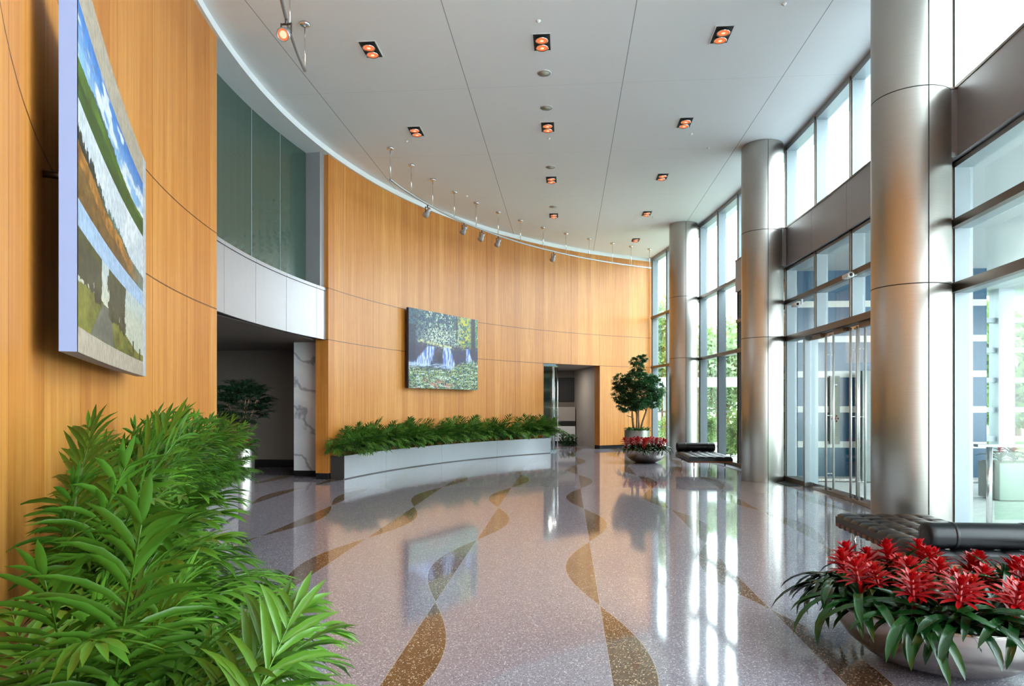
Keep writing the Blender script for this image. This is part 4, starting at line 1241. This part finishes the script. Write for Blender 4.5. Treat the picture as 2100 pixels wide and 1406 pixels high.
def outtree(x, y, h, r, mat, label, n=2600, name='garden_tree', leaf=0.22, group='trees beyond the windows'):
    t = empty(name, (x, y, 0), 0, label, 'tree' if name == 'garden_tree' else 'shrub', group)
    rs = random.Random(int(x*13+y*7))
    if name == 'garden_tree':
        m = MB(); m.tube([(0, 0, 0), (0.05, 0, h*0.35), (0, 0.05, h*0.75)], [0.16, 0.11, 0.04], 8)
        for k in range(6):
            a = rs.uniform(0, 6.28); zz = h*rs.uniform(.25, .55); m.tube([(0, 0, zz), (r*.5*math.cos(a), r*.5*math.sin(a), zz+h*.18)], [0.05, 0.02], 5)
        m.build('trunk', M['bark'], t)
    lo = 0.18*h if name == 'garden_tree' else 0.02*h
    V = np.empty((n*4, 3)); i4 = 0
    lobes = [(rs.uniform(-.5, .5)*r, rs.uniform(-.5, .5)*r, rs.uniform(lo+r*.3, h-r*.35), r*rs.uniform(.35, .62)) for _ in range(12)]
    for k in range(n):
        lx, ly, lz, lr = rs.choice(lobes)
        v = Vector((rs.gauss(0, 1), rs.gauss(0, 1), rs.gauss(0, 1))).normalized()*lr*rs.uniform(.6, 1)
        c = Vector((lx, ly, lz)) + v
        if c.z < lo*0.6: c.z = lo
        s = leaf*rs.uniform(.6, 1.3)
        a = Vector((rs.gauss(0, 1), rs.gauss(0, 1), rs.gauss(0, 1))).normalized(); b = a.cross(Vector((rs.gauss(0, 1), rs.gauss(0, 1), rs.gauss(0, 1)))).normalized()
        V[i4] = c - a*s*.5; V[i4+1] = c + b*s*.22; V[i4+2] = c + a*s*.5; V[i4+3] = c - b*s*.22; i4 += 4
    me = bpy.data.meshes.new('foliage'); me.from_pydata(V.tolist(), [], [(4*k, 4*k+1, 4*k+2, 4*k+3) for k in range(n)])
    me.materials.append(mat); link('foliage', me, t)
rs = random.Random(21)
for i in range(12):
    y = 34 + rs.uniform(0, 14); x = y*(0.10 + 0.17*i/11) + rs.uniform(-.4, .4)
    outtree(x, y, rs.uniform(5.2, 7.6), rs.uniform(1.6, 2.4), M['outpale'] if i % 2 else M['outleaf'], 'pale leafy garden tree seen through the far windows', 2600, leaf=0.3)
for i in range(16):
    y = 25 + rs.uniform(0, 12); x = y*(0.48 + 0.24*i/15)
    outtree(x, y, rs.uniform(4.8, 6.2), rs.uniform(1.6, 2.3), M['outleaf'], 'green garden tree behind the outdoor porch screen', 3600, leaf=0.42, group='trees behind the porch')
for i, (x, y, h, r) in enumerate(((5.3, 21.9, 1.45, 0.55), (5.9, 23.6, 1.3, 0.7), (5.0, 24.6, 1.2, 0.5), (5.2, 27.4, 1.4, 0.7), (6.8, 25.5, 1.5, 0.8), (4.6, 30.5, 1.5, 0.9))):
    outtree(x, y, h, r, M['outleaf'], 'bright green shrub just outside the far windows', 1500, 'garden_shrub', 0.13, 'shrubs outside the far windows')
fb = empty('walkway_roof', (4.0, 32.0, 0), 0, 'long flat white walkway roof in the garden beyond the far windows', 'canopy')
m = MB(); m.box(-4, 14, 0, 2.0, 2.42, 2.85); m.build('roof', M['white'], fb)
for k in range(5):
    m = MB(); m.box(-3.6+4.2*k, -3.4+4.2*k, 0.9, 1.1, 0, 2.42); m.build('post', M['alu'], fb)
fe = empty('garden_fence', (2.0, 30.0, 0), 0, 'dark railing low in the garden beyond the far windows', 'fence')
m = MB(); m.box(0, 10, 0, 0.05, 1.25, 1.33); m.box(0, 10, 0, 0.05, 0.6, 0.65); m.build('rail', M['darksteel'], fe)
for k in range(11):
    m = MB(); m.box(0.95*k, 0.95*k+0.06, 0, 0.06, 0, 1.33); m.build('post', M['darksteel'], fe)

# ------------------------------------------------------------------ light, sky, camera
w = bpy.data.worlds.new('sky'); sc.world = w; w.use_nodes = True
nt = w.node_tree; nt.nodes.clear()
out = nt.nodes.new('ShaderNodeOutputWorld'); bg = nt.nodes.new('ShaderNodeBackground')
tc = nt.nodes.new('ShaderNodeTexCoord'); sp = nt.nodes.new('ShaderNodeSeparateXYZ'); nt.links.new(tc.outputs['Generated'], sp.inputs[0])
rp = nt.nodes.new('ShaderNodeValToRGB'); nt.links.new(sp.outputs[2], rp.inputs[0])
rp.color_ramp.elements[0].position = 0.0; rp.color_ramp.elements[0].color = (0.80, 0.91, 1.0, 1)
rp.color_ramp.elements[1].position = 0.6; rp.color_ramp.elements[1].color = (0.84, 0.93, 1.0, 1)
nt.links.new(rp.outputs[0], bg.inputs[0]); bg.inputs[1].default_value = 7.5
nt.links.new(bg.outputs[0], out.inputs[0])

def lamp(typ, loc, energy, color, size=0.1, rot=None, name='lamp_light', **kw):
    l = bpy.data.lights.new(name, typ); l.energy = energy; l.color = color
    if typ in ('SPOT', 'POINT'): l.shadow_soft_size = size
    for k, v in kw.items(): setattr(l, k, v)
    o = bpy.data.objects.new(name, l); col.objects.link(o); o.location = loc
    if rot is not None: o.rotation_euler = rot
    return o
for (x, k), lb in names.items():
    lamp('SPOT', (x, 10.28+3.15*k, H-0.06), 40, (1.0, 0.82, 0.66), 0.08, name='recessed_lamp', spot_size=R(95), spot_blend=0.6)

lamp('AREA', (-0.55, 26.0, DH-0.03), 28, (1.0, 0.9, 0.8), size=0.6, name='corridor_fill')  # added fill light that brightens the corridor, belongs to no fitting
lamp('AREA', (-8.2, 12.6, DH-0.03), 30, (1.0, 0.92, 0.84), size=0.5, name='alcove_fill')  # extra fill added to lift the dark alcove, apart from its downlights
cam = bpy.data.cameras.new('camera'); co = bpy.data.objects.new('camera', cam); col.objects.link(co)
cam.sensor_width = 36; cam.lens = 24.0; cam.shift_x = 0.0; cam.shift_y = 126/2100
co.location = (0, 0, 1.6); co.rotation_euler = (R(90), 0, math.atan(112/1400))
cam.clip_start = 0.02; cam.clip_end = 500
sc.camera = co
sc.view_settings.view_transform = 'Standard'
sc.view_settings.look = 'None'
sc.view_settings.exposure = 0.85
sc.view_settings.gamma = 1.0
sc.cycles.max_bounces = 10
sc.cycles.diffuse_bounces = 5
sc.cycles.glossy_bounces = 5
sc.cycles.transparent_max_bounces = 24
sc.cycles.sample_clamp_indirect = 8
sc.cycles.caustics_reflective = False
sc.cycles.caustics_refractive = False
